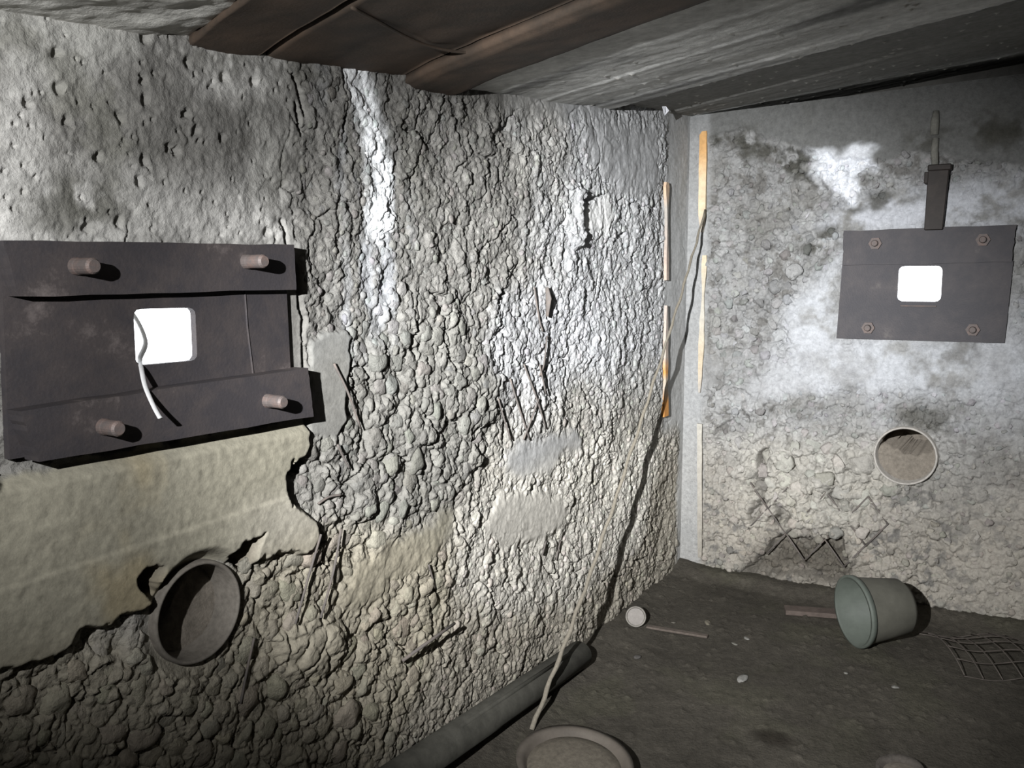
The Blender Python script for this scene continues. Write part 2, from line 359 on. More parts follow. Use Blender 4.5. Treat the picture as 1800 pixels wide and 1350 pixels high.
# ------------------------------------------------------------------ left wall
def build_wall_left():
    us = [-6.2, -5.8, -5.4, -5.0, -4.7, -4.4, -4.2, -4.05, -3.95, -3.88, -3.83, -3.80]
    u = -3.78
    while u < -0.004:
        us.append(u); u += 0.0031 + 0.0026 * (u + 3.78) / 3.78
    us += [0.0, 0.06]; us = np.array(us)
    nz = 600
    k = np.linspace(0, 1, nz)
    zb = -0.06; zt = ceil_z(us, 0) + 0.06
    U = np.repeat(us[:, None], nz, 1); Z = zb + (zt[:, None] - zb) * k[None, :]
    wu = U + 0.011 * fbm(U * 18, Z * 18, 5, 1, .6); wz = Z + 0.011 * fbm(U * 18, Z * 18, 5, 21, .6)
    ru = U + 0.018 * fbm(U * 22, Z * 22, 4, 51); rz = Z + 0.018 * fbm(U * 22, Z * 22, 4, 71)
    S = {n: sdist(p, ru, rz) for n, p in A_ZONES.items()}
    z = {n: sstep(-0.008, 0.008, d) for n, d in S.items()}
    fade = {n: sstep(-0.030, 0.030, d + 0.020 * fbm(U * 20, Z * 20, 4, 53)) for n, d in S.items() if n.startswith('patch')}
    soft = {n: sstep(-0.07, 0.06, d) for n, d in S.items()}
    corner = sstep(-0.36, -0.27, ru) * sstep(0.72, 0.84, rz) + sstep(-0.10, -0.03, ru)
    corner = np.clip(corner, 0, 1)
    smooth = np.maximum.reduce([z['plaster'], z['slab'], fade['patch_grey'] * 0.95, fade['patch_beige'] * 0.93, fade['patch_dark'] * 0.90, fade['patch_low'] * 0.55,
                                soft['top_smooth'] * 0.85, soft['top_band'], z['strip'] * 0.9, soft['upper'] * 0.93, corner * 0.95, sstep(-0.03, 0.03, S['white_spot']) * 0.6])
    R = 1 - smooth
    big = soft['lumps'] + soft['rubble']; big = np.clip(big, 0, 1)
    # lumps of aggregate, two sizes, plus cracks between larger clods
    f1, f2, cid = worley(wu / 0.034, wz / 0.040, 3)
    e = f2 - f1
    lump = sstep(0.0, 0.22, e)
    g1, g2, gid = worley(wu / 0.068 + 3.3, wz / 0.080, 13)
    ge = g2 - g1
    lump2 = sstep(0.0, 0.25, ge)
    h1, h2, hid = worley(wu / 0.015, wz / 0.016, 23)
    grit = sstep(0, 0.5, h2 - h1) * (0.3 + 0.9 * hid)
    c1, c2, _ = worley((U + 0.045 * fbm(U * 9, Z * 9, 4, 91)) / 0.15, (Z + 0.045 * fbm(U * 9, Z * 9, 4, 95)) / 0.21, 33)
    crack = (1 - sstep(0.0, 0.055, c2 - c1)) * sstep(-0.05, 0.25, fbm(U * 5 + 3, Z * 5, 3, 41))
    und = fbm(U * 3.2, Z * 3.2, 4, 61)
    crumb = fbm(U * 26, Z * 24, 5, 45, 0.62)
    sel = sstep(0.35, 0.65, vnoise(U * 7, Z * 7, 47))
    H = R * ((1 - big) * (0.0025 * lump + 0.0095 * cid + 0.003 * lump2 * sel + 0.008 * gid * sel) + big * (0.0040 * lump + 0.010 * cid + 0.007 * lump2 + 0.016 * gid)
             + 0.0016 * grit + 0.0036 * hid + 0.010 * crumb + 0.017 * und - 0.024 * crack - 0.012 - 0.012 * soft['rubble'])
    pit = sstep(0.36, 0.16, f1) * (cid > 0.92) + 0.6 * sstep(0.40, 0.15, h1) * (hid > 0.94)
    H += soft['upper'] * (0.009 * fbm(U * 5, Z * 5, 4, 121) + 0.002 * fbm(U * 40, Z * 40, 3, 131) - 0.012 * pit + 0.0025 * hid + 0.0035 * cid * sstep(-.1, .3, fbm(U * 5, Z * 5, 3, 133)) + 0.0035 * fbm(U * 26, Z * 24, 5, 45, 0.62) + 0.004)
    board = sstep(-0.004, 0.004, Z - (0.985 + 0.085 * (U + 3.3) / 1.0 * 0.35))
    H += z['plaster'] * (0.030 + 0.003 * fbm(U * 5, Z * 5, 3, 141) + 0.0012 * fbm(U * 60, Z * 60, 2, 143) + 0.0035 * (1 - board))
    H += z['slab'] * (0.016 + 0.002 * fbm(U * 12, Z * 12, 3, 151)) + z['strip'] * 0.012
    H += fade['patch_grey'] * (0.005 + 0.002 * crumb) + fade['patch_beige'] * (0.004 + 0.002 * crumb) + fade['patch_dark'] * (0.006 + 0.010 * und + 0.004 * crumb) + fade['patch_low'] * (0.022 + 0.006 * lump2)
    H += soft['top_smooth'] * (0.010 + 0.008 * fbm(U * 12, Z * 12, 4, 161)) + sstep(-0.03, 0.03, S['white_spot']) * 0.006
    lip = A_ZONES['hole_slot']; lu = sum(p[0] for p in lip) / len(lip); lz = sum(p[1] for p in lip) / len(lip)
    H += 0.034 * sstep(lu - 0.16, lu - 0.02, ru) * sstep(lu + 0.012, lu + 0.002, ru) * sstep(0.13, 0.09, np.abs(rz - lz))
    H += corner * 0.004 * fbm(U * 10, Z * 10, 4, 171)
    H *= 1 - sstep(-0.03, 0.0, U)
    for n, dep in (('hole_a', 0.16), ('hole_slot', 0.10), ('hole_b', 0.11), ('hole_c', 0.08)):
        H -= sstep(-0.004, 0.010, S[n]) * dep
    for ln in A_CRACKS:
        d = ldist(ln, wu, wz); w = 0.0035 + 0.003 * vnoise(U * 30, Z * 30, 181)
        H -= 0.028 * (1 - sstep(w * 0.5, w * 1.5, d))
    # the plate beds flat on the wall
    flat = sstep(0.035, 0.0, np.maximum(np.abs(U + 3.075) - 0.345, np.abs(Z - 1.39) - 0.215))
    H = H * (1 - flat) + np.minimum(H, 0.006) * flat
    ring = np.hypot(U - PIPE_A[0], Z - PIPE_A[1])
    near = sstep(PIPE_A[2] + 0.035, PIPE_A[2], ring)
    H = H * (1 - near) + np.minimum(H, -0.004) * near
    # ---- the wall's colour, torch light partly evened out in it
    base = np.array([0.335, 0.325, 0.300])
    n1 = fbm(U * 2.3, Z * 2.3, 5, 201)[..., None]; n2 = fbm(U * 9, Z * 9, 4, 211)[..., None]
    C = base * (1 + 0.16 * n1 + 0.14 * n2) * (0.9 + 0.2 * cid[..., None] * R[..., None])
    low = sstep(1.15, 0.45, Z + 0.15 * und)
    C = mixc(C, (0.300, 0.270, 0.215), 0.75 * low)                                     # brown dust on the lower half
    C = C * (1 - 0.48 * sstep(-1.5, -1.8, U + 0.45 * fbm(U * 3, Z * 3, 5, 227)) * sstep(0.8, 1.1, Z + 0.2 * und))[..., None]      # grey concrete, darkened further to hold back the torch light
    C = mixc(C, (0.46, 0.47, 0.485), 0.65 * sstep(0.95, 1.3, Z + 0.2 * und) * sstep(-1.8, -1.3, U + 0.4 * fbm(U * 3, Z * 3, 5, 229)))     # whitewash tone, lifted to make up for grazing torch light, upper right
    C = mixc(C, (0.36, 0.355, 0.33), 0.8 * soft['upper'] * sstep(-0.1, 0.5, fbm(U * 4, Z * 4, 5, 221)))
    C = mixc(C, (0.15, 0.147, 0.125), 0.6 * soft['upper'] * sstep(0.10, 0.40, fbm(U * 6 + 9, Z * 7, 6, 225, .62)))
    C = mixc(C, (0.50, 0.49, 0.465), 0.65 * soft['upper'] * sstep(-0.1, 0.4, fbm(U * 5, Z * 5, 5, 223)))
    C = mixc(C, (0.25, 0.234, 0.180), 0.9 * z['plaster'])
    C = mixc(C, (0.27, 0.215, 0.115), z['plaster'] * (1 - z['hole_b']) * (1 - z['hole_c']) * 0.5 * sstep(0.1, 0.5, fbm(U * 5, Z * 4, 4, 231)))
    C = mixc(C, (0.38, 0.355, 0.30), z['plaster'] * 0.7 * sstep(-3.05, -2.75, U) * sstep(1.06, 0.96, Z))
    C = mixc(C, (0.21, 0.21, 0.198), 0.9 * z['slab']); C = mixc(C, (0.37, 0.375, 0.38), 0.6 * fade['patch_grey'])
    C = mixc(C, (0.40, 0.375, 0.325), 0.5 * fade['patch_beige']); C = mixc(C, (0.24, 0.222, 0.165), 0.8 * fade['patch_dark'])
    C = mixc(C, (0.52, 0.50, 0.45), 0.75 * soft['pale_low']); C = mixc(C, (0.46, 0.465, 0.48), 0.55 * soft['pale'])
    C = mixc(C, (0.185, 0.18, 0.163), 0.7 * soft['lumps'])
    C = mixc(C, (0.29, 0.262, 0.20), 0.75 * soft['rubble'])
    C = mixc(C, (0.54, 0.53, 0.505), 0.55 * soft['upper'] * sstep(1.78, 1.62, Z + 0.08 * und))
    C = mixc(C, (0.42, 0.445, 0.49), 0.35 * soft['streak_halo'] * sstep(-0.3, 0.3, fbm(U * 16, Z * 4, 4, 241)))
    C = mixc(C, (0.88, 0.90, 0.91), 0.95 * sstep(-0.7, 0.0, fbm(U * 14, Z * 9, 4, 253)) * sstep(-0.02, 0.03, S['streak'] + 0.02 * fbm(U * 30, Z * 6, 3, 251)))
    C = mixc(C, (0.78, 0.78, 0.76), 0.85 * sstep(-0.03, 0.03, S['white_spot'] + 0.03 * n2[..., 0]))
    C = mixc(C, (0.46, 0.465, 0.46), 0.75 * corner)  # corner strip painted lighter, replacing light lost at the grazing angle
    for n, a in (('dark_a', .75), ('dark_b', .75), ('dark_c', .65), ('dark_d', .7), ('dark_e', .45), ('dark_right', .5)):
        C = mixc(C, (0.085, 0.083, 0.070), a * sstep(-0.5, 0.15, fbm(U * 24, Z * 24, 4, 261)) * sstep(-0.05, 0.05, S[n] + 0.05 * n2[..., 0]))
    for n in ('hole_a', 'hole_b', 'hole_c'): C = mixc(C, (0.10, 0.080, 0.062), 0.8 * z[n])  # dark dirt colour inside the holes, deepening their shade
    C = np.clip(C, 0.02, 0.95)
    V = np.stack([U, -H, Z], -1).reshape(-1, 3)
    Q = grid_quads(len(us), nz)
    cu = U.ravel()[Q].mean(1); cz = Z.ravel()[Q].mean(1)
    cut = (np.abs(cu - OPEN_A[0]) < OPEN_A[2]) & (np.abs(cz - OPEN_A[1]) < OPEN_A[3])
    cut |= np.hypot(cu - PIPE_A[0], cz - PIPE_A[1]) < PIPE_A[2] - 0.006
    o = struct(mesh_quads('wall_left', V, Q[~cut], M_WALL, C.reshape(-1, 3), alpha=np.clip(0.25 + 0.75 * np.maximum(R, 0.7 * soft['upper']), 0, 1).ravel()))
    return o, us, k, zt, zb, H, C, R, big
wall_left, A_us, A_k, A_zt, A_zb, A_H, A_C, A_R, A_big = build_wall_left()

# ------------------------------------------------------------------ right wall
def build_wall_right():
    vs_ = [-0.06]
    v = 0.0
    while v < 1.95: vs_.append(v); v += 0.0048
    vs_ += [2.0, 2.1, 2.25, 2.5, 2.8, 3.2]; vs_ = np.array(vs_)
    nz = 480; k = np.linspace(0, 1, nz)
    zb = -0.06; zt = 2.333 + 0.021 * vs_
    U = np.repeat(vs_[:, None], nz, 1); Z = zb + (zt[:, None] - zb) * k[None, :]
    wu = U + 0.018 * fbm(U * 14, Z * 14, 5, 301, .6); wz = Z + 0.018 * fbm(U * 14, Z * 14, 5, 321, .6)
    ru = U + 0.030 * fbm(U * 14, Z * 14, 4, 351); rz = Z + 0.030 * fbm(U * 14, Z * 14, 4, 371)
    S = {n: sdist(p, ru, rz) for n, p in B_ZONES.items()}
    z = {n: sstep(-0.012, 0.012, d) for n, d in S.items()}
    soft = {n: sstep(-0.09, 0.07, d) for n, d in S.items()}
    corner = sstep(0.125, 0.085, U + 0.01 * fbm(U * 8, Z * 8, 3, 381))
    ragged = sstep(-0.25, 0.35, fbm(U * 3.5, Z * 3.5, 4, 391))
    smooth = np.maximum.reduce([z['smooth_top'] * 0.95, soft['white_band'] * 0.75, soft['white_low'] * 0.88, corner * 0.9])
    smooth = np.maximum(smooth, 0.72 * sstep(0.80, 0.95, Z) * sstep(1.25, 1.1, Z) * ragged)
    smooth = np.maximum(smooth, 0.45 * sstep(1.15, 1.35, U) * (1 - soft['lumps']))
    R = np.clip(1 - smooth, 0, 1)
    f1, f2, cid = worley(wu / 0.042, wz / 0.044, 303)
    lump = sstep(0.0, 0.25, f2 - f1)
    g1, g2, gid = worley(wu / 0.085 + 3.3, wz / 0.085, 313)
    lump2 = sstep(0.0, 0.25, g2 - g1)
    h1, h2, hid = worley(wu / 0.020, wz / 0.020, 323)
    grit = sstep(0, 0.5, h2 - h1) * (0.3 + 0.9 * hid)
    big = np.clip(soft['lumps'] + 0.5 * soft['rough'], 0, 1)
    und = fbm(U * 3.2, Z * 3.2, 4, 361)
    crumb = fbm(U * 18, Z * 18, 5, 345, 0.62)
    H = R * (0.010 * lump + 0.028 * cid + big * (0.016 * lump2 + 0.036 * gid) + 0.005 * grit + 0.006 * hid + 0.030 * crumb + 0.022 * und - 0.038)
    H += (1 - R) * (0.005 * fbm(U * 7, Z * 7, 4, 363) + 0.0015 * grit)
    H += 0.010 * soft['smooth_top'] - 0.012 * sstep(-0.02, 0.02, S['dark_a'])
    H += 0.012 * soft['white_low']
    for n, dep in (('void_a', 0.09), ('void_b', 0.08), ('void_c', 0.07), ('void_d', 0.07)):
        H -= dep * sstep(-0.012, 0.025, S[n])
    H *= 1 - sstep(0.03, 0.0, U)
    flat = sstep(0.035, 0.0, np.maximum(np.abs(U - 1.09) - 0.345, np.abs(Z - 1.50) - 0.25))
    H = H * (1 - flat) + np.minimum(H, 0.004) * flat
    near = sstep(PIPE_B[2] + 0.04, PIPE_B[2], np.hypot(U - PIPE_B[0], Z - PIPE_B[1]))
    H = H * (1 - near) + np.minimum(H, 0.006) * near
    n1 = fbm(U * 2.3, Z * 2.3, 5, 401)[..., None]; n2 = fbm(U * 10, Z * 10, 4, 411)[..., None]
    C = np.array([0.28, 0.28, 0.275]) * (1 + 0.16 * n1 + 0.22 * n2) * (0.9 + 0.2 * cid[..., None] * R[..., None])
    low = sstep(1.0, 0.3, Z + 0.15 * und)
    C = mixc(C, (0.34, 0.31, 0.26), 0.8 * low)
    C = mixc(C, (0.185, 0.18, 0.165), 0.65 * sstep(0.0, 0.45, fbm(U * 5, Z * 5, 6, 421, .62)) * (1 - 0.5 * low))
    C = mixc(C, (0.15, 0.145, 0.135), 0.85 * sstep(0.12, 0.38, fbm(U * 22, Z * 22, 4, 423, .6)) * R)  # dark specks painted in where frontal light leaves pits without shadow
    C = mixc(C, (0.15, 0.152, 0.146), 0.8 * z['smooth_top'])
    C = mixc(C, (0.48, 0.495, 0.52), 0.85 * soft['white_low'] * sstep(-0.45, 0.12, fbm(U * 8, Z * 8, 5, 431, .6)))
    C = mixc(C, (0.52, 0.535, 0.57), 0.9 * soft['white_band'] * sstep(-0.45, 0.10, fbm(U * 9, Z * 11, 5, 433, .6)))
    C = mixc(C, (0.45, 0.46, 0.48), 0.6 * sstep(0.75, 0.9, Z) * sstep(1.6, 1.3, Z) * sstep(0.2, 0.5, U) * ragged)
    for n, a in (('dark_a', .95), ('dark_b', .95), ('dark_c', .75), ('dark_d', .85), ('dark_e', .9), ('stain', .7)):
        C = mixc(C, (0.075, 0.073, 0.062), a * sstep(-0.45, 0.1, fbm(U * 20, Z * 20, 4, 435)) * sstep(-0.05, 0.05, S[n] + 0.07 * n2[..., 0]))
    C = mixc(C, (0.85, 0.875, 0.92), 0.95 * sstep(-0.03, 0.03, S['white_spot'] + 0.05 * n2[..., 0]))
    C = mixc(C, (0.44, 0.42, 0.37), 0.5 * soft['lumps'])
    C = mixc(C, (0.085, 0.075, 0.060), 0.85 * soft['void_c'])
    for n in ('void_a', 'void_b', 'void_d'): C = mixc(C, (0.17, 0.16, 0.14), 0.7 * z[n])
    C = mixc(C, (0.33, 0.335, 0.335), 0.7 * corner)
    C = np.clip(C, 0.02, 0.95)
    V = np.stack([-H, -U, Z], -1).reshape(-1, 3)
    Q = grid_quads(len(vs_), nz)
    cu = U.ravel()[Q].mean(1); cz = Z.ravel()[Q].mean(1)
    cut = (np.abs(cu - OPEN_B[0]) < OPEN_B[2]) & (np.abs(cz - OPEN_B[1]) < OPEN_B[3])
    cut |= np.hypot(cu - PIPE_B[0], cz - PIPE_B[1]) < PIPE_B[2] - 0.006
    o = struct(mesh_quads('wall_right', V, Q[~cut], M_WALL, C.reshape(-1, 3)))
    # top of the wall runs back under the ceiling slab
    a = np.arange(0, 3.21, 0.1)
    top = np.concatenate([np.stack([0 * a, -a, 2.333 + 0.021 * a], 1), np.stack([0 * a + 0.40, -a, 2.333 + 0.021 * a], 1), np.stack([0 * a + 0.40, -a, 2.85 + 0 * a], 1)])
    n = len(a); q = np.array([[j + i, j + i + 1, j + n + i + 1, j + n + i] for j in (0, n) for i in range(n - 1)])
    mesh_quads('wall_ledge', top, q, M_PLAIN, parent=o)
    return o, vs_, k, zt, zb, H, C, R, big
wall_right, B_us, B_k, B_zt, B_zb, B_H, B_C, B_R, B_big = build_wall_right()

# walls behind the camera, closing the room
def plain_wall(name, p0, p1, zt):
    n, m = 60, 30
    P0 = np.array(p0); P1 = np.array(p1); t = np.linspace(0, 1, n)[:, None]; k = np.linspace(0, 1, m)[None, :]
    L = np.hypot(*(P1 - P0)); nx, ny = (P1 - P0)[1] / L, -(P1 - P0)[0] / L
    d = 0.02 * fbm(t * L * 3 + 0 * k, k * 6 + 0 * t, 4, 501)
    X = P0[0] + (P1 - P0)[0] * t + nx * d; Y = P0[1] + (P1 - P0)[1] * t + ny * d
    V = np.stack([X, Y, -0.05 + (zt + 0.05) * k + 0 * t], -1).reshape(-1, 3)
    return struct(mesh_quads(name, V, grid_quads(n, m), M_PLAIN))
plain_wall('wall_back', (-6.2, -3.2), (0.4, -3.2), 2.75)
plain_wall('wall_side', (-6.2, 0.05), (-6.2, -3.2), 2.2)

# ------------------------------------------------------------------ ceiling: cast slab in strips (running along DIR) and rusted sheets
DIR = np.array([-0.331, -0.9436]); PER = np.array([0.9436, -0.331])
def ceiling_relief(x, y):
    s = x * DIR[0] + y * DIR[1]; t = x * PER[0] + y * PER[1]
    tt = t + 0.012 * fbm(s * 8, t * 8, 4, 601)
    ragg = t + 0.020 * fbm(s * 9, t * 3, 4, 605) + 0.006 * fbm(s * 40, t * 6, 2, 606)
    d = np.zeros_like(x)                                             # downwards is positive
    mid = sstep(-2.00, -1.95, t) * (1 - sstep(-0.885, -0.865, ragg))
    d += 0.028 * mid - 0.012
    d += 0.008 * sstep(-0.292, -0.284, tt) 
    stepl = lambda c, w=0.006: sstep(c - w, c + w, tt)
    d += mid * (0.004 * stepl(-1.42) - 0.006 * stepl(-1.20) + 0.004 * stepl(-1.02))
    d += 0.003 * fbm(s * 3, t * 14, 4, 611) + 0.0015 * fbm(s * 30, t * 30, 3, 613)
    # drips hanging from the slab
    f1, f2, cid = worley(x / 0.075, y / 0.075, 621)
    d += 0.006 * sstep(0.10, 0.04, f1) * (cid > 0.72) * sstep(-1.7, -1.4, t)
    # rough concrete left of the sheets
    left = sstep(-2.78, -2.86, tt)
    d += left * (0.012 + 0.012 * fbm(x * 6, y * 6, 5, 631) + 0.004 * fbm(x * 22, y * 22, 3, 633))
    return d, s, t, mid, left, cid, f1
def build_ceiling():
    xs = np.concatenate([np.linspace(-6.3, -3.6, 14)[:-1], np.arange(-3.6, 0.45, 0.0085)])
    ys = np.concatenate([np.linspace(-3.3, -1.8, 10)[:-1], np.arange(-1.8, 0.07, 0.0085)])
    X, Y = np.meshgrid(xs, ys, indexing='ij')
    d, s, t, mid, left, cid, f1 = ceiling_relief(X, Y)
    Zc = ceil_z(X, Y) - d
    C = np.array([0.56, 0.56, 0.54]) * (1 + 0.25 * fbm(s * 1.5, t * 8, 5, 641)[..., None] + 0.2 * fbm(X * 6, Y * 6, 4, 643)[..., None])
    C = mixc(C, (0.15, 0.147, 0.134), 0.85 * (1 - mid) * (1 - left))  # recessed strips painted darker, adding to the shadow of the slab step
    C = mixc(C, (0.075, 0.075, 0.075), 0.7 * sstep(0.1, 0.5, fbm(s * 1.2, t * 5, 4, 645)) * mid)
    C = mixc(C, (0.62, 0.60, 0.55), 0.9 * sstep(0.10, 0.05, f1) * (cid > 0.72) * sstep(-1.7, -1.4, t))
    C = mixc(C, (0.50, 0.49, 0.45), 0.85 * left)
    C = np.clip(C, 0.02, 0.9)
    V = np.stack([X, Y, Zc], -1).reshape(-1, 3)
    return struct(mesh_quads('ceiling', V, grid_quads(len(xs), len(ys), True), M_CEIL, C.reshape(-1, 3)))
ceiling = build_ceiling()
def sheet(name, t0, t1, drop, warp, label, fold0=0.0, fold1=0.0, send=0.08):
    n, m = 150, 26
    s = np.linspace(-0.045 - 0.9 * 0, 2.6, n)[:, None]; k = np.linspace(0, 1, m)[None, :]
    t = t0 + (t1 - t0) * k + 0 * s
    # the sheet starts at the left wall: find s where y = +0.02
    s0 = (0.02 - t * PER[1]) / DIR[1]
    S_ = s0 + (2.75 - s0) * np.linspace(0, 1, n)[:, None] ** 1.3
    X = S_ * DIR[0] + t * PER[0]; Y = S_ * DIR[1] + t * PER[1]
    d = drop + warp * fbm(S_ * 2.2, t * 5, 3, 651) + 0.0015 * fbm(S_ * 18, t * 18, 3, 653) + 0 * t
    d = d + fold0 * sstep(0.12, 0.0, k) + fold1 * sstep(0.80, 1.0, k)
    d = d + 0.012 * sstep(0.16, 0.0, -Y) * (0.5 + 0.5 * np.sin(k * 3.1))         # free end sags at the wall
    lo = np.stack([X, Y, ceil_z(X, Y) - d], -1); up = np.stack([X, Y, ceil_z(X, Y) - d + 0.02], -1)
    V = np.concatenate([lo.reshape(-1, 3), up.reshape(-1, 3)]); N_ = n * m
    q = grid_quads(n, m); Q = [q[:, ::-1], q + N_]
    i = np.arange(N_).reshape(n, m)
    for a in (i[0, :], i[-1, :], i[:, 0], i[:, -1]):
        Q.append(np.stack([a[:-1], a[1:], a[1:] + N_, a[:-1] + N_], -1))
    o = mesh_quads(name, V, np.concatenate(Q), M_RUST, parent=ceiling, smooth=False)
    o['label'] = label
    return o
sheet('steel_sheet', -2.83, -2.655, 0.006, 0.004, 'dark rusted steel sheet against the rough concrete')
sheet('steel_sheet', -2.632, -2.17, 0.004, 0.010, 'buckled rusty steel sheet with brown stains')
sh2 = COL.objects['steel_sheet.001'] if 'steel_sheet.001' in COL.objects else None
sheet('steel_beam', -2.165, -1.890, 0.033, 0.003, 'rusted steel beam flange beside the concrete slab', fold0=-0.012, fold1=-0.012)

bm = bmesh.new(); tube(bm, curve_pts([(-2.92, -0.37, ceil_z(-2.92, -0.37) - 0.012), (-2.80, -0.335, ceil_z(-2.80, -0.335) - 0.013), (-2.58, -0.27, ceil_z(-2.58, -0.27) - 0.013), (-2.43, -0.262, ceil_z(-2.43, -0.262) - 0.014), (-2.30, -0.30, ceil_z(-2.30, -0.30) - 0.014)], 6), 0.0035, 6)
obj('weld_bead', bm, M_RUST, sh2 or ceiling, smooth=True)

# ------------------------------------------------------------------ floor
def floor_z(X, Y):
    a = -Y; b = -X
    z = 0.010 * fbm(X * 2.2, Y * 2.2, 5, 701) + 0.004 * fbm(X * 16, Y * 16, 4, 703)
    z = z + 0.05 * sstep(0.22, 0.0, a + 0.05 * fbm(X * 5, Y * 5, 3, 705)) * (0.4 + 0.6 * sstep(0.6, 2.4, b))
    z = z + 0.04 * sstep(0.20, 0.0, b + 0.06 * fbm(X * 5, Y * 5, 3, 707))
    return z
def build_floor():
    xs = np.concatenate([np.linspace(-6.2, -3.0, 20)[:-1], np.arange(-3.0, 0.001, 0.0095), [0.03]])
    ys = np.concatenate([np.linspace(-3.2, -1.9, 12)[:-1], np.arange(-1.9, 0.001, 0.0095), [0.04]])
    X, Y = np.meshgrid(xs, ys, indexing='ij')
    Zf = floor_z(X, Y)
    f1, f2, cid = worley(X / 0.05, Y / 0.05, 711)
    Zf = Zf + 0.009 * sstep(0.3, 0.05, f1) * (cid > 0.80)
    C = np.array([0.070, 0.063, 0.051]) * (1 + 0.28 * fbm(X * 3, Y * 3, 5, 721)[..., None] + 0.15 * fbm(X * 14, Y * 14, 3, 723)[..., None])
    C = mixc(C, (0.085, 0.083, 0.055), 0.3 * sstep(0.1, 0.5, fbm(X * 4, Y * 4, 4, 725)))
    C = mixc(C, (0.02, 0.016, 0.012), 0.8 * sstep(0.10, 0.03, np.hypot((X + 1.47) * 1.5, Y + 0.86)))
    V = np.stack([X, Y, Zf], -1).reshape(-1, 3)
    return struct(mesh_quads('floor', V, grid_quads(len(xs), len(ys)), M_FLOOR, np.clip(C, .01, 1).reshape(-1, 3)))
floor = build_floor()
def fz(x, y): return float(floor_z(np.array([x]), np.array([y]))[0])

# ------------------------------------------------------------------ stones in the broken faces of the walls
def ico(sub):
    bm = bmesh.new(); bmesh.ops.create_icosphere(bm, subdivisions=sub, radius=1)
    V = np.array([v.co[:] for v in bm.verts]); F = np.array([[v.index for v in f.verts] for f in bm.faces]); bm.free(); return V, F
ICO2 = ico(2); ICO3 = ico(3)
def lookup(us, k, zt, zb, arr, u, z):
    i = np.clip(np.searchsorted(us, u), 0, len(us) - 1); kk = (z - zb) / (zt[i] - zb)
    j = np.clip((kk * (len(k) - 1)).round().astype(int), 0, len(k) - 1)
    return arr[i, j]
def stone_shape(V, r, seed):
    rg = np.random.default_rng(seed)
    a = rg.normal(size=(5, 3)); a /= np.linalg.norm(a, axis=1)[:, None]; b = rg.uniform(0.50, 0.88, 5)
    P = V.copy()
    for d, c in zip(a, b):                                           # knock flats onto it
        q = P @ d; P = P - np.outer(np.clip(q - c, 0, 1) * 0.9, d)
    ph = rg.uniform(0, 6, 3)
    P *= (1 + 0.10 * np.sin(5 * P[:, 0] + ph[0]) * np.sin(4 * P[:, 1] + ph[1]) + 0.07 * np.sin(9 * P[:, 2] + ph[2]) + 0.06 * np.sin(13 * P[:, 0] + ph[1]) * np.sin(11 * P[:, 1] + ph[0]))[:, None]
    return P * np.array(r)
def scatter(us, k, zt, zb, H, C, R, BIG, parent, to_world, urange, zrange, tries, seed, skip, cap, thr=0.75, grow=1.0):
    rg = np.random.default_rng(seed)
    u = rg.uniform(*urange, tries); z = rg.uniform(*zrange, tries)
    top = np.interp(u, us, zt)
    rough = lookup(us, k, zt, zb, R, u, z); bg_ = lookup(us, k, zt, zb, BIG, u, z)
    keep = (rough > thr) & (z < top - 0.1)
    for f in skip: keep &= ~f(u, z)
    u, z, bg_ = u[keep], z[keep], bg_[keep]
    rad = grow * rg.uniform(0.006, 0.0125, len(u)) * (1 + 1.15 * bg_) * np.where(rg.uniform(size=len(u)) < 0.10, 1.45, 1)
    cell = {}; S = []
    order = np.argsort(-rad)
    for i in order:
        cx_, cz_ = int(u[i] // 0.06), int(z[i] // 0.06); ok = True
        for a in (-1, 0, 1):
            for b in (-1, 0, 1):
                for j in cell.get((cx_ + a, cz_ + b), ()):
                    if (u[i] - u[j]) ** 2 + (z[i] - z[j]) ** 2 < (0.88 * (rad[i] + rad[j])) ** 2: ok = False; break
        if ok: cell.setdefault((cx_, cz_), []).append(i); S.append(i)
    S = np.array(S)
    hh = lookup(us, k, zt, zb, H, u[S], z[S]); cc = lookup(us, k, zt, zb, C, u[S], z[S])
    pts = [Vector(to_world(u[i], z[i], hh[n])) for n, i in enumerate(S)]
    size = np.array([rad[i] / max(0.3, (p - CAM).length) for p, i in zip(pts, S)])
    big_order = np.argsort(-size); large = set(big_order[:cap].tolist())
    VV, FF, CC = [], [], []; off = 0
    for n, i in enumerate(S):
        r = rad[i]; sh = rg.uniform(0.8, 1.3, 2)
        base, F = (ICO3 if n in large else ICO2)
        P = stone_shape(base, (r * sh[0], r * sh[1], r * 0.62), int(seed * 100000 + i))
        a = rg.uniform(0, 6.28); ca, sa = math.cos(a), math.sin(a)
        pu = P[:, 0] * ca - P[:, 1] * sa; pz = P[:, 0] * sa + P[:, 1] * ca; ph = P[:, 2]
        colr = np.clip(cc[n] * rg.uniform(0.82, 1.14) * (1 + rg.uniform(-0.03, 0.03, 3)), 0.02, 0.9)
        sink = 0.34 * r
        if n in large:
            W = np.array([to_world(x, y, h_) for x, y, h_ in zip(pu, pz, ph - sink)]) - np.array(to_world(0, 0, 0))
            me_o = mesh_quads('stone', W, F, M_STONE, colr, parent=parent)
            me_o.location = pts[n]
        else:
            VV.append(np.array([to_world(u[i] + x, z[i] + y, hh[n] + h_ - sink) for x, y, h_ in zip(pu, pz, ph)]))
            FF.append(F + off); CC.append(np.repeat(colr[None], len(P), 0)); off += len(P)
    if VV:
        o = mesh_quads('small_stones', np.concatenate(VV), np.concatenate(FF), M_STONE, np.concatenate(CC), parent=parent)
        o['kind'] = 'stuff'
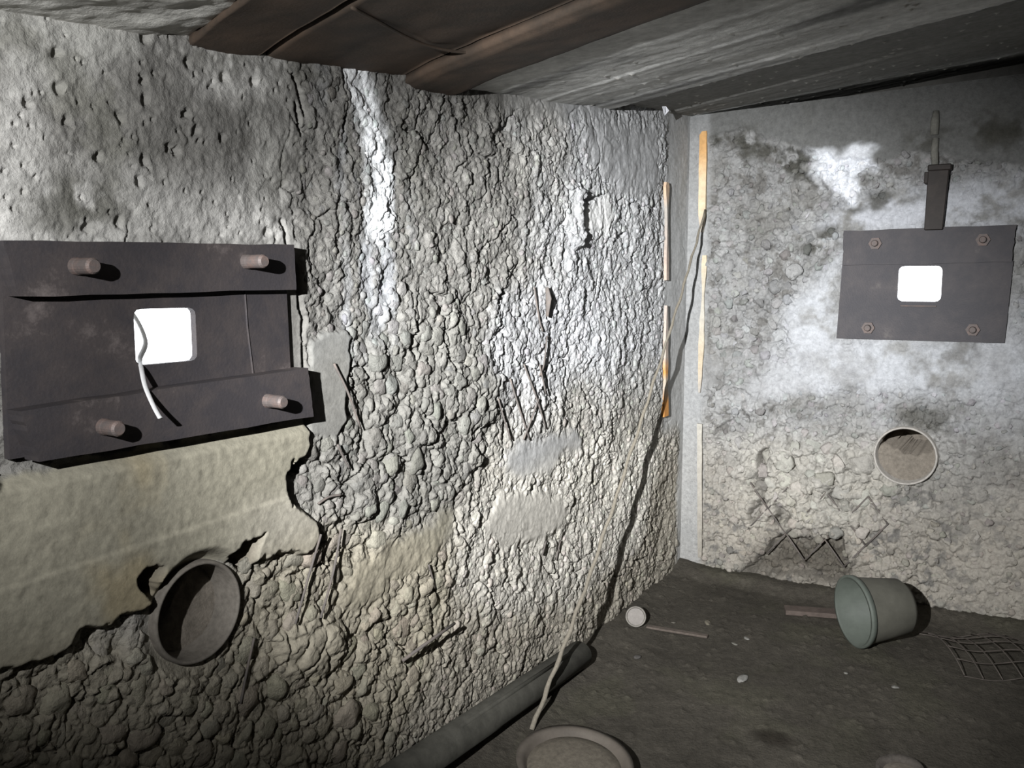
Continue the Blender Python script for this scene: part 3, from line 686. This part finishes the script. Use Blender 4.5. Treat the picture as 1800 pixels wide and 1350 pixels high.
inA = lambda u, z: ((np.abs(u + 3.075) < 0.36) & (np.abs(z - 1.39) < 0.23)) | (np.hypot(u - PIPE_A[0], z - PIPE_A[1]) < PIPE_A[2] + 0.02)
scatter(A_us, A_k, A_zt, A_zb, A_H, A_C, A_R, A_big, wall_left, lambda u, z, h: (u, -h, z), (-3.7, -0.1), (0.02, 2.2), 16000, 3, [inA], 300)
inB = lambda u, z: ((np.abs(u - 1.09) < 0.36) & (np.abs(z - 1.50) < 0.27)) | (np.hypot(u - PIPE_B[0], z - PIPE_B[1]) < PIPE_B[2] + 0.02)
scatter(B_us, B_k, B_zt, B_zb, B_H, B_C, B_R, B_big, wall_right, lambda u, z, h: (-h, -u, z), (0.13, 1.9), (0.03, 2.1), 4500, 5, [inB], 300, 0.5, 1.25)

# ------------------------------------------------------------------ embrasures and their armour plates
def rounded_rect(cx_, cz_, hw, hh, r, ang):
    """point of a rounded rectangle in direction ang from its centre"""
    c, s = math.cos(ang), math.sin(ang)
    lo, hi = 0.0, 2.0
    for _ in range(40):
        m = (lo + hi) / 2; x, y = abs(c * m), abs(s * m)
        dx, dy = max(x - (hw - r), 0), max(y - (hh - r), 0)
        inside = x <= hw and y <= hh and math.hypot(dx, dy) <= r
        lo, hi = (m, hi) if inside else (lo, m)
    return cx_ + c * lo, cz_ + s * lo
def plate_with_hole(bm, quad, hole, y0, y1, to_world):
    """quad: four (u,z) corners (any order round); hole: (cu, cz, hw, hh, r)"""
    cu, cz = hole[0], hole[1]
    angs = [2 * math.pi * k / 64 for k in range(64)] + [math.atan2(q[1] - cz, q[0] - cu) for q in quad]
    angs = sorted(a % (2 * math.pi) for a in angs)
    def outer(a):
        c, s = math.cos(a), math.sin(a); best = 9
        for i in range(4):
            p, q = quad[i], quad[(i + 1) % 4]; ex, ez = q[0] - p[0], q[1] - p[1]
            den = c * ez - s * ex
            if abs(den) < 1e-9: continue
            t = ((p[0] - cu) * ez - (p[1] - cz) * ex) / den
            w = ((p[0] - cu) * s - (p[1] - cz) * c) / den
            if t > 0 and -1e-6 <= w <= 1 + 1e-6: best = min(best, t)
        return cu + c * best, cz + s * best
    L = []
    for a in angs:
        o = outer(a); i = rounded_rect(*hole, a)
        L.append([bm.verts.new(to_world(*o, y1)), bm.verts.new(to_world(*i, y1)), bm.verts.new(to_world(*o, y0)), bm.verts.new(to_world(*i, y0))])
    n = len(L)
    for k in range(n):
        a, b = L[k], L[(k + 1) % n]
        bm.faces.new((a[0], b[0], b[1], a[1])); bm.faces.new((a[2], a[3], b[3], b[2]))
        bm.faces.new((a[1], b[1], b[3], a[3])); bm.faces.new((a[0], a[2], b[2], b[0]))
    bmesh.ops.remove_doubles(bm, verts=bm.verts, dist=1e-5)
def slab_quad(bm, quad, y0, y1, to_world, sub=10, wob=0.0012, seed=1):
    """flat bar with slightly wavering edges; quad order: bl, br, tr, tl"""
    rg = random.Random(seed); rim = []
    for i in range(4):
        p, q = quad[i], quad[(i + 1) % 4]
        for k in range(sub):
            t = k / sub; rim.append((p[0] + (q[0] - p[0]) * t + rg.uniform(-wob, wob), p[1] + (q[1] - p[1]) * t + rg.uniform(-wob, wob)))
    f = [bm.verts.new(to_world(*r, y1)) for r in rim]; b = [bm.verts.new(to_world(*r, y0)) for r in rim]
    bm.faces.new(f); bm.faces.new(b[::-1])
    for k in range(len(rim)):
        k2 = (k + 1) % len(rim); bm.faces.new((f[k], b[k], b[k2], f[k2]))
wA = lambda u, z, h: (u, -h, z)
wB = lambda u, z, h: (-h, -u, z)
def bolt(parent, u, z, h, r, length, to_world, hexhead, nm='bolt'):
    bm = bmesh.new()
    p = Vector(to_world(u, z, h)); ax = (Vector(to_world(0, 0, 1)) - Vector(to_world(0, 0, 0)))
    if hexhead:
        lathe(bm, [(r * 1.35, -0.002), (r * 1.35, length * 0.45)], p, ax, 6)
        bm.faces.new([v for v in bm.verts][-6:])
        lathe(bm, [(r * 0.7, 0), (r * 0.7, length * 0.9), (r * 0.55, length), (0, length)], p, ax, 14)
    else:
        lathe(bm, [(r * 1.12, -0.002), (r * 1.05, length * 0.2), (r, length * 0.25), (r, length * 0.90), (r * 0.75, length), (0, length)], p, ax, 18)
    return obj(nm, bm, M_BOLT, parent, smooth=False)
# left plate: back plate with the viewing slot, an upper and a lower bolted flat bar
pl = thing('embrasure_plate', 'dark steel firing-slot plate with two thick bolted crossbars and a cable in its slot', 'steel plate')
bm = bmesh.new(); plate_with_hole(bm, [(-3.425, 1.20), (-2.762, 1.20), (-2.772, 1.575), (-3.415, 1.565)], (-3.100, 1.397, 0.072, 0.055, 0.014), 0.004, 0.020, wA)
obj('back_plate', bm, M_STEEL, pl)
bm = bmesh.new(); slab_quad(bm, [(-3.410, 1.479), (-2.773, 1.489), (-2.778, 1.590), (-3.430, 1.572)], 0.020, 0.056, wA, seed=2)
obj('crossbar', bm, M_STEEL, pl)
bm = bmesh.new(); slab_quad(bm, [(-3.398, 1.196), (-2.738, 1.188), (-2.752, 1.305), (-3.425, 1.288)], 0.020, 0.064, wA, seed=3)
obj('crossbar', bm, M_STEEL, pl)
for u, z, h, ln in ((-3.306, 1.532, 0.056, 0.055), (-2.920, 1.549, 0.056, 0.058), (-3.276, 1.240, 0.064, 0.048), (-2.880, 1.242, 0.064, 0.052)):
    bolt(pl, u, z, h, 0.0145, ln, wA, False)
bm = bmesh.new(); tube(bm, [(-2.895, -0.0205, 1.488), (-2.892, -0.0205, 1.41), (-2.880, -0.0205, 1.30)], 0.0025, 6); obj('weld_seam', bm, M_STEEL, pl)
# right plate
pr = thing('embrasure_plate', 'flat dark steel firing-slot plate with four small hex bolts below the lever bracket', 'steel plate')
bm = bmesh.new(); plate_with_hole(bm, [(0.742, 1.250), (1.424, 1.252), (1.436, 1.60), (0.754, 1.60)], (1.082, 1.503, 0.088, 0.078, 0.022), 0.003, 0.020, wB)
obj('back_plate', bm, M_STEEL_B, pr)
bm = bmesh.new(); slab_quad(bm, [(0.758, 1.586), (1.430, 1.595), (1.438, 1.749), (0.756, 1.744)], 0.0202, 0.034, wB, seed=5, wob=0.002)
obj('crossbar', bm, M_STEEL_B, pr)
for u, z, h in ((0.895, 1.683, 0.034), (1.320, 1.688, 0.034), (0.880, 1.303, 0.020), (1.302, 1.306, 0.020)):
    bolt(pr, u, z, h, 0.021, 0.040, wB, True)
bm = bmesh.new(); box(bm, (-0.030, -1.155, 1.402), (-0.019, -1.010, 1.408), 0.001); obj('slot_lip', bm, M_BOLT, pr)
# splayed tunnels through the wall behind the plates
def tunnel(parent, o_, to_world, depth=0.5, grow=0.55):
    bm = bmesh.new(); u, z, a, b = o_; N_ = 12; rings = []
    for k in range(N_):
        t = k / (N_ - 1); e = grow * t
        rings.append([bm.verts.new(to_world(u + sx * (a + e + 0.004), z + sz * (b + e * 0.7 + 0.004), -depth * t + 0.004)) for sx, sz in ((-1, -1), (1, -1), (1, 1), (-1, 1))])
    for p, q in zip(rings[:-1], rings[1:]):
        for k in range(4): bm.faces.new((p[k], p[(k + 1) % 4], q[(k + 1) % 4], q[k]))
    return obj('embrasure_tunnel', bm, M_PLAIN, parent)
tunnel(wall_left, OPEN_A, wA); tunnel(wall_right, OPEN_B, wB)

# loose cable end poking in through the left slot
bm = bmesh.new()
tube(bm, curve_pts([(-3.085, 0.22, 1.50), (-3.075, 0.13, 1.445), (-3.085, 0.07, 1.385), (-3.135, 0.02, 1.352), (-3.168, -0.030, 1.338), (-3.184, -0.062, 1.305), (-3.1915, -0.095, 1.270), (-3.197, -0.120, 1.2498)], 8), 0.0055, 8, flat=0.55)
tag(obj('cable', bm, mat_earth('grey_cable', color=(0.42, 0.42, 0.42), rough=0.6, amt=0.15, bump=0.1), smooth=True), 'short pale cable hanging out of a firing slot', 'cable')

# lever bracket above the right plate, and the conduit over it
br = thing('lever_bracket', 'dark steel bar bracket standing upright on the top edge of a steel plate', 'bracket')
bm = bmesh.new()
a = [Vector((-0.036, -1.092, 1.735)), Vector((-0.036, -1.165, 1.735)), Vector((-0.060, -1.165, 1.735)), Vector((-0.060, -1.092, 1.735))]
b = [Vector((-0.030, -1.096, 1.995)), Vector((-0.030, -1.178, 1.995)), Vector((-0.066, -1.178, 1.995)), Vector((-0.066, -1.096, 1.995))]
va = [bm.verts.new(p) for p in a]; vb = [bm.verts.new(p) for p in b]
bm.faces.new(va); bm.faces.new(vb[::-1])
for k in range(4): bm.faces.new((va[k], va[(k + 1) % 4], vb[(k + 1) % 4], vb[k]))
bmesh.ops.bevel(bm, geom=list(bm.edges), offset=0.003, segments=1, affect='EDGES')
obj('bar', bm, M_DARK, br)
bm = bmesh.new(); box(bm, (-0.072, -1.186, 1.985), (-0.006, -1.094, 2.012), 0.004); obj('head', bm, M_DARK, br)
bm = bmesh.new(); box(bm, (-0.050, -1.100, 1.935), (-0.008, -1.080, 1.985), 0.003); obj('lug', bm, M_DARK, br)
bm = bmesh.new(); tube(bm, [(-0.014, -1.118, 2.012), (-0.016, -1.112, 2.08), (-0.014, -1.114, 2.13)], [0.014, 0.015, 0.014], 10)
tube(bm, [(-0.014, -1.108, 2.145), (-0.016, -1.108, 2.20), (-0.012, -1.110, 2.245)], [0.017, 0.018, 0.012], 10)
tag(obj('conduit', bm, mat_earth('mortared_conduit', color=(0.19, 0.187, 0.165)), smooth=True), 'broken grey conduit running up the wall above the lever bracket', 'pipe')

# ------------------------------------------------------------------ ventilation pipes set in the walls
def pipe(name, label, o_, to_world, mat, fill, seed, proud):
    t = thing(name, label, 'pipe'); u, z, r = o_
    bm = bmesh.new(); ax = Vector(to_world(0, 0, 1)) - Vector(to_world(0, 0, 0))
    w = 0.010
    lathe(bm, [(r, -0.55), (r, proud - 0.006), (r - 0.003, proud), (r - w + 0.003, proud), (r - w, proud - 0.006), (r - w, -0.55)], to_world(u, z, 0), ax, 56)
    obj('pipe_ring', bm, mat, t, smooth=True)
    n = 26; m = 48; V = []; Q = []
    for i in range(n):
        for j in range(m):
            rr = (r - w + 0.002) * i / (n - 1); a = 2 * math.pi * j / m
            x, y = rr * math.cos(a), rr * math.sin(a)
            V.append(to_world(u + x, z + y, fill(x / r, y / r) + 0.004 * float(fbm(np.array([x * 40 + seed]), np.array([y * 40]), 3, seed)[0])))
    for i in range(n - 1):
        for j in range(m): Q.append([i * m + j, i * m + (j + 1) % m, (i + 1) * m + (j + 1) % m, (i + 1) * m + j])
    o = mesh_quads('dirt_fill', V, Q, M_DIRT, parent=t); o['label'] = 'grey dirt choking the pipe'
    return t
pipe('clay_pipe', 'round brown clay pipe mouth packed with dirt at the edge of the smooth plaster', PIPE_A, wA, M_CLAY,
     lambda x, y: -0.080 - 0.10 * max(0, -x * 0.8 + y * 0.6) + 0.03 * max(0, x * 0.6 - y * 0.7), 801, 0.018)
pipe('clay_pipe', 'round pale clay pipe mouth half full of dirt above the green bucket', PIPE_B, wB, M_CLAY2,
     lambda x, y: -0.040 - 0.05 * max(0, y + 0.3) - (0.42 if y > 0.14 - 0.18 * math.cos((x - 0.15) * 3.2) + 0.03 * math.sin(x * 17) else 0), 811, 0.030)

# ------------------------------------------------------------------ reinforcing wires showing in the broken concrete
for i, ln in enumerate(A_WIRES):
    U_ = np.array([p[0] for p in ln]); Z_ = np.array([p[1] for p in ln])
    hh = lookup(A_us, A_k, A_zt, A_zb, A_H, U_, Z_)
    hm = max(hh) + 0.008
    bm = bmesh.new(); tube(bm, curve_pts([(u, -(0.5 * hm + 0.5 * (h + 0.008)), z) for u, z, h in zip(U_, Z_, hh)], 5), 0.0032, 6)
    obj('reinforcing_wire', bm, M_WIRE, wall_left, smooth=True)
bm = bmesh.new(); tube(bm, [(-1.512, -0.020, 1.490), (-1.508, -0.026, 1.45), (-1.512, -0.022, 1.385)], [0.007, 0.012, 0.006], 8, flat=0.4); obj('iron_strap', bm, M_WIRE, wall_left, smooth=True)
bm = bmesh.new(); tube(bm, [(-2.157, -0.060, 0.470), (-2.26, -0.045, 0.450), (-2.37, -0.025, 0.425)], [0.0045, 0.005, 0.005], 8)
obj('iron_rod', bm, M_WIRE, wall_left, smooth=True)
# expanded metal lath hanging out of the right wall
lath = None
bm = bmesh.new()
CW, CH = 0.092, 0.120
for i in range(8):
    for j in range(4):
        u0 = 0.36 + i * CW; z0 = 0.16 + j * CH * 0.98
        if (i + j) % 2: continue
        for du in (-1, 1):
            for dz in (-1, 1):
                a_ = (u0 + du * CW, z0); b_ = (u0, z0 + dz * CH)
                if random.random() < 0.12: continue
                pts = []
                for t in (0, 0.5, 1):
                    uu = a_[0] + (b_[0] - a_[0]) * t; zz = a_[1] + (b_[1] - a_[1]) * t
                    hh = float(lookup(B_us, B_k, B_zt, B_zb, B_H, np.array([uu]), np.array([zz]))[0])
                    pts.append((-max(hh * 0.5 + 0.010, 0.008), -uu, zz))
                if a_[0] < 0.32 or a_[0] > 1.02 or b_[1] > 0.56 or b_[1] < 0.1: continue
                tube(bm, pts, 0.0034, 5)
o = obj('metal_lath', bm, M_WIRE, wall_right, smooth=True); o['label'] = 'diamond mesh of rusty expanded metal'

# ------------------------------------------------------------------ wooden laths left in the corner
WOOD_NEW = (0.62, 0.36, 0.15); WOOD_PALE = (0.62, 0.50, 0.34); WOOD_GREY = (0.36, 0.335, 0.30); WOOD_OR = (0.58, 0.27, 0.08)
def splint(name, label, pts, widths, thick, wdir, ndir, colf, group=None, seed=1):
    """thin strip of wood; pts along it, widths across wdir, thickness along ndir"""
    rg = random.Random(seed); bm = bmesh.new(); rings = []
    wdir = Vector(wdir); ndir = Vector(ndir)
    for p, w in zip(pts, widths):
        p = Vector(p); a = w / 2 + rg.uniform(-0.001, 0.001); b = w / 2 + rg.uniform(-0.001, 0.001)
        rings.append([bm.verts.new(p - wdir * a), bm.verts.new(p + wdir * b), bm.verts.new(p + wdir * b + ndir * thick), bm.verts.new(p - wdir * a + ndir * thick)])
    for a, b in zip(rings[:-1], rings[1:]):
        for k in range(4): bm.faces.new((a[k], a[(k + 1) % 4], b[(k + 1) % 4], b[k]))
    bm.faces.new(rings[0]); bm.faces.new(rings[-1][::-1])
    return tag(obj(name, bm, M_WOODV, col=colf), label, 'wood strip', group)
def lin(a, b, n): return [Vector(a).lerp(Vector(b), k / (n - 1)) for k in range(n)]
def cblend(z, stops):
    for (z0, c0), (z1, c1) in zip(stops[:-1], stops[1:]):
        if z <= z1:
            t = max(0, min(1, (z - z0) / (z1 - z0))); return tuple(a + (b - a) * t for a, b in zip(c0, c1))
    return stops[-1][1]
Bw, Bn = (0, 1, 0), (-1, 0, 0); Aw, An = (1, 0, 0), (0, -1, 0)
splint('wood_lath', 'bright orange broken wooden lath at the top of the corner', lin((-0.004, -0.078, 1.76), (-0.004, -0.074, 2.235), 12) + [Vector((-0.004, -0.080, 2.252))],
       [0.012, 0.026, 0.034] + [0.037] * 9 + [0.022], 0.016, Bw, Bn, lambda c: cblend(c.z, [(1.76, WOOD_GREY), (1.88, WOOD_PALE), (2.0, WOOD_PALE), (2.16, WOOD_NEW), (2.26, WOOD_NEW)]), seed=2)
splint('wood_lath', 'long pale splintered lath halfway up the corner below the orange one', lin((-0.004, -0.086, 0.95), (-0.004, -0.095, 1.645), 18),
       [0.010, 0.016, 0.020, 0.022, 0.024, 0.026, 0.030, 0.028, 0.022, 0.026, 0.020, 0.014, 0.012, 0.014, 0.018, 0.024, 0.026, 0.020], 0.010, Bw, Bn, lambda c: cblend(c.z, [(0.95, WOOD_GREY), (1.1, (0.46, 0.38, 0.27)), (1.35, (0.40, 0.38, 0.33)), (1.65, (0.50, 0.42, 0.30))]), seed=3)
splint('wood_lath', 'straight whitish lath at the foot of the corner', lin((-0.006, -0.112, 0.085), (-0.006, -0.092, 0.790), 12),
       [0.020] + [0.024] * 10 + [0.026], 0.010, Bw, Bn, lambda c: cblend(c.z, [(0.1, (0.27, 0.25, 0.215)), (0.5, (0.37, 0.345, 0.30)), (0.8, (0.40, 0.38, 0.335))]), seed=4)
splint('wood_sliver', 'thin grey wood sliver with a rounded top, beside the orange lath', lin((-0.318, -0.006, 1.52), (-0.342, -0.006, 1.955), 14) + [Vector((-0.344, -0.006, 1.975))],
       [0.030, 0.030, 0.026, 0.030, 0.026, 0.016, 0.018, 0.014, 0.012, 0.014, 0.018, 0.026, 0.040, 0.046, 0.030], 0.014, Aw, An, lambda c: cblend(c.z, [(1.5, (0.50, 0.40, 0.33)), (1.62, (0.42, 0.34, 0.29)), (1.85, (0.36, 0.34, 0.31)), (1.93, (0.55, 0.40, 0.28))]), seed=5)
splint('wood_sliver', 'thin wood sliver with orange break marks low in the corner', lin((-0.296, -0.006, 0.860), (-0.314, -0.006, 1.400), 16),
       [0.058, 0.060, 0.052, 0.042, 0.030, 0.026, 0.030, 0.040, 0.036, 0.030, 0.036, 0.034, 0.028, 0.024, 0.020, 0.012], 0.014, Aw, An, lambda c: cblend(c.z, [(0.86, WOOD_OR), (0.95, WOOD_OR), (0.98, (0.36, 0.33, 0.29)), (1.04, (0.42, 0.35, 0.27)), (1.06, WOOD_OR), (1.10, WOOD_OR), (1.13, (0.46, 0.38, 0.32)), (1.4, (0.40, 0.35, 0.31))]), seed=6)

# ------------------------------------------------------------------ long stick leaning into the corner
bm = bmesh.new()
sp = curve_pts([(-1.850, -0.156, fz(-1.850, -.156) + 0.004), (-1.44, -0.146, 0.36), (-0.95, -0.128, 0.84), (-0.45, -0.118, 1.39), (-0.030, -0.100, 1.868)], 14)
n = len(sp)
tube(bm, [p + Vector((0.003 * math.sin(i * 0.9), 0.003 * math.sin(i * 1.7), 0)) for i, p in enumerate(sp)], [0.0085 - 0.003 * i / n + 0.0008 * math.sin(i * 2.1) for i in range(n)], 8)
tag(obj('stick', bm, mat_earth('stick_bark', color=(0.20, 0.18, 0.145), scale=120, amt=0.3), smooth=True), 'long thin wooden stick leaning from the floor up into the corner', 'stick')

# ------------------------------------------------------------------ things on the floor
# bucket on its side
bx, by = -0.555, -0.955; axv = Vector((0.64, -0.77, 0.0)).normalized()
bk = thing('bucket', 'pale green plastic bucket lying on its side on the dirt floor', 'bucket', (bx, by, fz(bx, by)))
bm = bmesh.new()
axt = (axv + Vector((0, 0, 0.05))).normalized()
R0, R1, LEN = 0.142, 0.112, 0.225
lathe(bm, [(R0, 0), (R0 - (R0 - R1) * .5, LEN * 0.5), (R1 + 0.004, LEN - 0.02), (R1 - 0.012, LEN), (0.03, LEN + 0.002), (0, LEN + 0.002)], (0, 0, R0 + 0.004), axt, 48, close=False)
M_GREY = mat_earth('dusty_plastic', color=(0.105, 0.102, 0.084), rough=0.65, scale=14, amt=0.2, bump=0.1, spec=0.3)
M_GREEN = mat_earth('pale_green_plastic', color=(0.095, 0.108, 0.092), rough=0.6, scale=14, amt=0.18, bump=0.08, spec=0.3)
obj('body', bm, M_GREY, bk, smooth=True)
bm = bmesh.new(); lathe(bm, [(0, LEN - 0.004), (R1 - 0.018, LEN - 0.006), (R1 - 0.004, LEN - 0.024), (R0 - 0.005, 0.0), (R0, 0.0)], (0, 0, R0 + 0.004), axt, 48)
o = obj('inner_wall', bm, M_GREEN, bk, smooth=True); o['label'] = 'pale green inside of the bucket'
bm = bmesh.new(); lathe(bm, [(R0 - 0.005, -0.004), (R0 + 0.006, -0.004), (R0 + 0.008, 0.004), (R0 + 0.006, 0.018), (R0 - 0.001, 0.020), (R0 - 0.005, 0.010)], (0, 0, R0 + 0.004), axt, 48, close=True)
obj('rim', bm, M_GREEN, bk, smooth=True)
# short board beside the bucket
a, b = Vector((-0.30, -0.640, 0)), Vector((-0.20, -0.96, 0)); d = (b - a).normalized(); w = Vector((-d.y, d.x, 0))
def board(name, label, a, b, wid, th, mat, cat='board', lift=0.004):
    a = Vector(a); b = Vector(b); d = (b - a); L_ = d.length; ang = math.atan2(d.y, d.x)
    bm = bmesh.new(); box(bm, (0, -wid / 2, 0), (L_, wid / 2, th), 0.003)
    o = tag(obj(name, bm, mat), label, cat); o.location = (a.x, a.y, max(fz(a.x, a.y), fz(b.x, b.y)) + lift - 0.006); o.rotation_euler = (0, 0, ang)
    return o
M_BOARD = mat_earth('dirty_board', color=(0.11, 0.088, 0.076), scale=25)
board('board', 'short dirty brown board on the floor beside the green bucket', (-0.325, -0.625, 0), (-0.215, -0.93, 0), 0.075, 0.022, M_BOARD)
board('slat', 'thin half buried slat on the floor next to the pale tin', (-0.825, -0.150, 0), (-0.790, -0.415, 0), 0.030, 0.010, mat_earth('buried_slat', color=(0.12, 0.10, 0.085)), 'slat', 0.0)
# small tin lying with its end towards the room
tx, ty = -0.865, -0.115
tn = thing('tin', 'small round pale tin lying on its side on the floor near the corner', 'tin', (tx, ty, fz(tx, ty)))
M_TIN = mat_earth('pale_tin', color=(0.24, 0.22, 0.20), rough=0.6, amt=0.2, bump=0.15, spec=0.4)
tv = Vector((-0.92, -0.38, 0.22)).normalized()
bm = bmesh.new(); lathe(bm, [(0, 0), (0.036, 0), (0.037, -0.003)], (0, 0, 0.048), tv, 32); obj('end', bm, M_TIN, tn, smooth=False)
bm = bmesh.new(); lathe(bm, [(0.037, -0.004), (0.040, 0.003), (0.044, 0.003), (0.045, -0.004), (0.0425, -0.008), (0.0425, -0.048), (0.038, -0.052), (0, -0.052)], (0, 0, 0.048), tv, 32); obj('body', bm, mat_earth('dull_tin', color=(0.24, 0.225, 0.20), rough=0.65), tn, smooth=True)
# long tube along the left wall
tb = thing('tube', 'long grey-green dusty tube lying along the foot of the rough wall', 'tube', (-1.75, -0.10, fz(-1.75, -0.1)))
M_TUBE = mat_earth('dusty_tube', color=(0.060, 0.058, 0.049), rough=0.9, scale=18, amt=0.4)
p0 = Vector((-1.345, -0.086, 0.066)); p1 = Vector((-2.75, -0.078, 0.150)); pc = tb.location; dv = (p1 - p0)
bm = bmesh.new()
L_ = dv.length; lathe(bm, [(0.040, 0.05), (0.040, 0.0), (0.049, 0.0), (0.051, 0.004), (0.051, L_), (0, L_)], p0 - pc, dv, 28)
lathe(bm, [(0.040, 0.05), (0, 0.05)], p0 - pc, dv, 28)
bmesh.ops.remove_doubles(bm, verts=bm.verts, dist=1e-5); obj('tube_wall', bm, M_TUBE, tb, smooth=True)
bm = bmesh.new(); tube(bm, [p0 - pc + dv * 0.10 + Vector((0.0, -0.02, 0.045)), p0 - pc + dv * 0.6 + Vector((0.0, -0.02, 0.045))], 0.008, 6); obj('ridge', bm, M_TUBE, tb, smooth=True)
# enamel basin
cx_, cy_ = -2.03, -0.405; zf = fz(cx_, cy_)
bs = thing('basin', 'round dusty basin standing on the floor in front of the tube', 'basin', (cx_, cy_, zf))
M_BASIN = mat_earth('dusty_enamel', color=(0.095, 0.082, 0.068), rough=0.75, scale=12, amt=0.25, bump=0.15, spec=0.3)
bm = bmesh.new()
lathe(bm, [(0.0, 0.002), (0.115, 0.002), (0.130, 0.012), (0.158, 0.062), (0.176, 0.070), (0.178, 0.074), (0.160, 0.071), (0.152, 0.064), (0.122, 0.018), (0.10, 0.012), (0, 0.010)], (0, 0, 0), (-0.06, -0.10, 1), 56)
obj('bowl', bm, M_BASIN, bs, smooth=True)
bm = bmesh.new(); lathe(bm, [(0.146, 0.050), (0.138, 0.058), (0.10, 0.070), (0.05, 0.077), (0, 0.079)], (0, 0, 0), (-0.06, -0.10, 1), 40)
obj('silt', bm, mat_earth('dry_silt', color=(0.125, 0.110, 0.088)), bs, smooth=True)
# half buried dish
cx_, cy_ = -1.50, -1.255
ds = thing('dish', 'half buried round clay dish lying alone on the dirt floor', 'dish', (cx_, cy_, fz(cx_, cy_)))
bm = bmesh.new(); lathe(bm, [(0.0, -0.012), (0.045, -0.010), (0.062, 0.020), (0.070, 0.026), (0.068, 0.031), (0.055, 0.022), (0.035, 0.0), (0, -0.002)], (0, 0, 0.006), (-0.12, 0.06, 1), 40)
obj('bowl', bm, mat_earth('clay_dish', color=(0.09, 0.08, 0.07)), ds, smooth=True)
bm = bmesh.new(); lathe(bm, [(0.048, 0.016), (0.03, 0.020), (0, 0.021)], (0, 0, 0.006), (-0.12, 0.06, 1), 30)
obj('soil', bm, M_DIRT, ds, smooth=True)
# crumpled wire grid
wg = thing('wire_grid', 'crumpled rusty wire grid lying on the floor past the bucket', 'wire grid', (-0.40, -1.44, fz(-0.40, -1.44)))
bm = bmesh.new()
def gridp(i, j):
    x = -0.20 + 0.40 * i; y = -0.18 + 0.36 * j
    c, s = math.cos(0.5), math.sin(0.5)
    return Vector((x * c - y * s, x * s + y * c, 0.012 + 0.055 * (1 - (2 * i - 1) ** 2) * (0.6 + 0.4 * j) + 0.01 * math.sin(7 * j)))
for k in range(6):
    tube(bm, [gridp(k / 5, t / 10) for t in range(11)], 0.0024, 6); tube(bm, [gridp(t / 10, k / 5) + Vector((0, 0, 0.004)) for t in range(11)], 0.0024, 6)
obj('wires', bm, mat_metal('grid_wire', (0.09, 0.078, 0.068), (0.13, 0.11, 0.095), scale=30, rough=0.7), wg, smooth=True)
# chips and clods on the floor
def chip(name, label, cat, x, y, r, color, flat=0.35, seed=1, group=None, rot=0.0, stretch=1.0):
    r = r * 0.75; P = stone_shape(ICO2[0], (r * stretch, r, r * flat), seed)
    o = mesh_quads(name, P, ICO2[1], mat_earth('chip_%d' % seed, color=tuple(0.55 * q for q in color)), smooth=True)
    o.location = (x, y, fz(x, y) + r * flat * 0.45); o.rotation_euler = (0, 0, rot)
    return tag(o, label, cat, group)
M_ = [(-1.100, -0.654, 0.026, (0.42, 0.41, 0.38), 0.3, 2.4), (-0.640, -0.365, 0.020, (0.30, 0.27, 0.21), 0.3, 2.2), (-0.715, -0.560, 0.016, (0.34, 0.33, 0.30), 0.4, 1.5), (-0.79, -0.53, 0.014, (0.32, 0.31, 0.27), 0.4, 1.6),
      (-0.86, -1.16, 0.015, (0.34, 0.33, 0.30), 0.4, 1.6), (-0.83, -0.98, 0.011, (0.36, 0.35, 0.31), 0.5, 1.1), (-0.72, -0.235, 0.012, (0.27, 0.25, 0.21), 0.5, 1.2), (-1.13, -0.235, 0.018, (0.16, 0.15, 0.14), 0.5, 1.4)]
LBL = ['long white chip alone in the middle of the dirt floor', 'thin straw-coloured chip on the dark dirt in front of the corner', 'small pale chip on the dirt between the slat and the board', 'small dull chip on the dirt beside the slat end',
       'small pale chip on the dirt between the bucket and the half buried dish', 'tiny pale chip on the dirt just before the bucket mouth', 'tiny grey chip on the dirt behind the slat', 'small dark clod on the dirt by the open tube end']
for i, ((x, y, r, c, fl, st), lb) in enumerate(zip(M_, LBL)):
    chip('clod' if 'clod' in lb else 'chip', lb, 'clod' if 'clod' in lb else 'chip', x, y, r, c, fl, 40 + i, 'chips on the floor', rot=0.4 * i, stretch=st)
# scrap of foil hanging at the ceiling in the corner
bm = bmesh.new()
x, y = -0.575, -0.092; zc = ceil_z(x, y) - 0.004
P = [(0, 0, 0.006), (0.018, -0.010, -0.012), (0.004, 0.006, -0.034), (-0.016, -0.004, -0.020), (-0.020, 0.010, 0.004), (0.010, 0.016, -0.010)]
v = [bm.verts.new((x + p[0], y + p[1], zc + p[2])) for p in P]
for f in ((0, 1, 2), (0, 2, 3), (0, 3, 4), (0, 5, 1), (1, 5, 2), (2, 5, 4), (2, 4, 3), (0, 4, 5)): bm.faces.new([v[i] for i in f])
tag(obj('foil_scrap', bm, mat_earth('foil_scrap', color=(0.75, 0.76, 0.80), rough=0.4, bump=0.1)), 'tiny white scrap stuck to the ceiling above the corner', 'scrap')
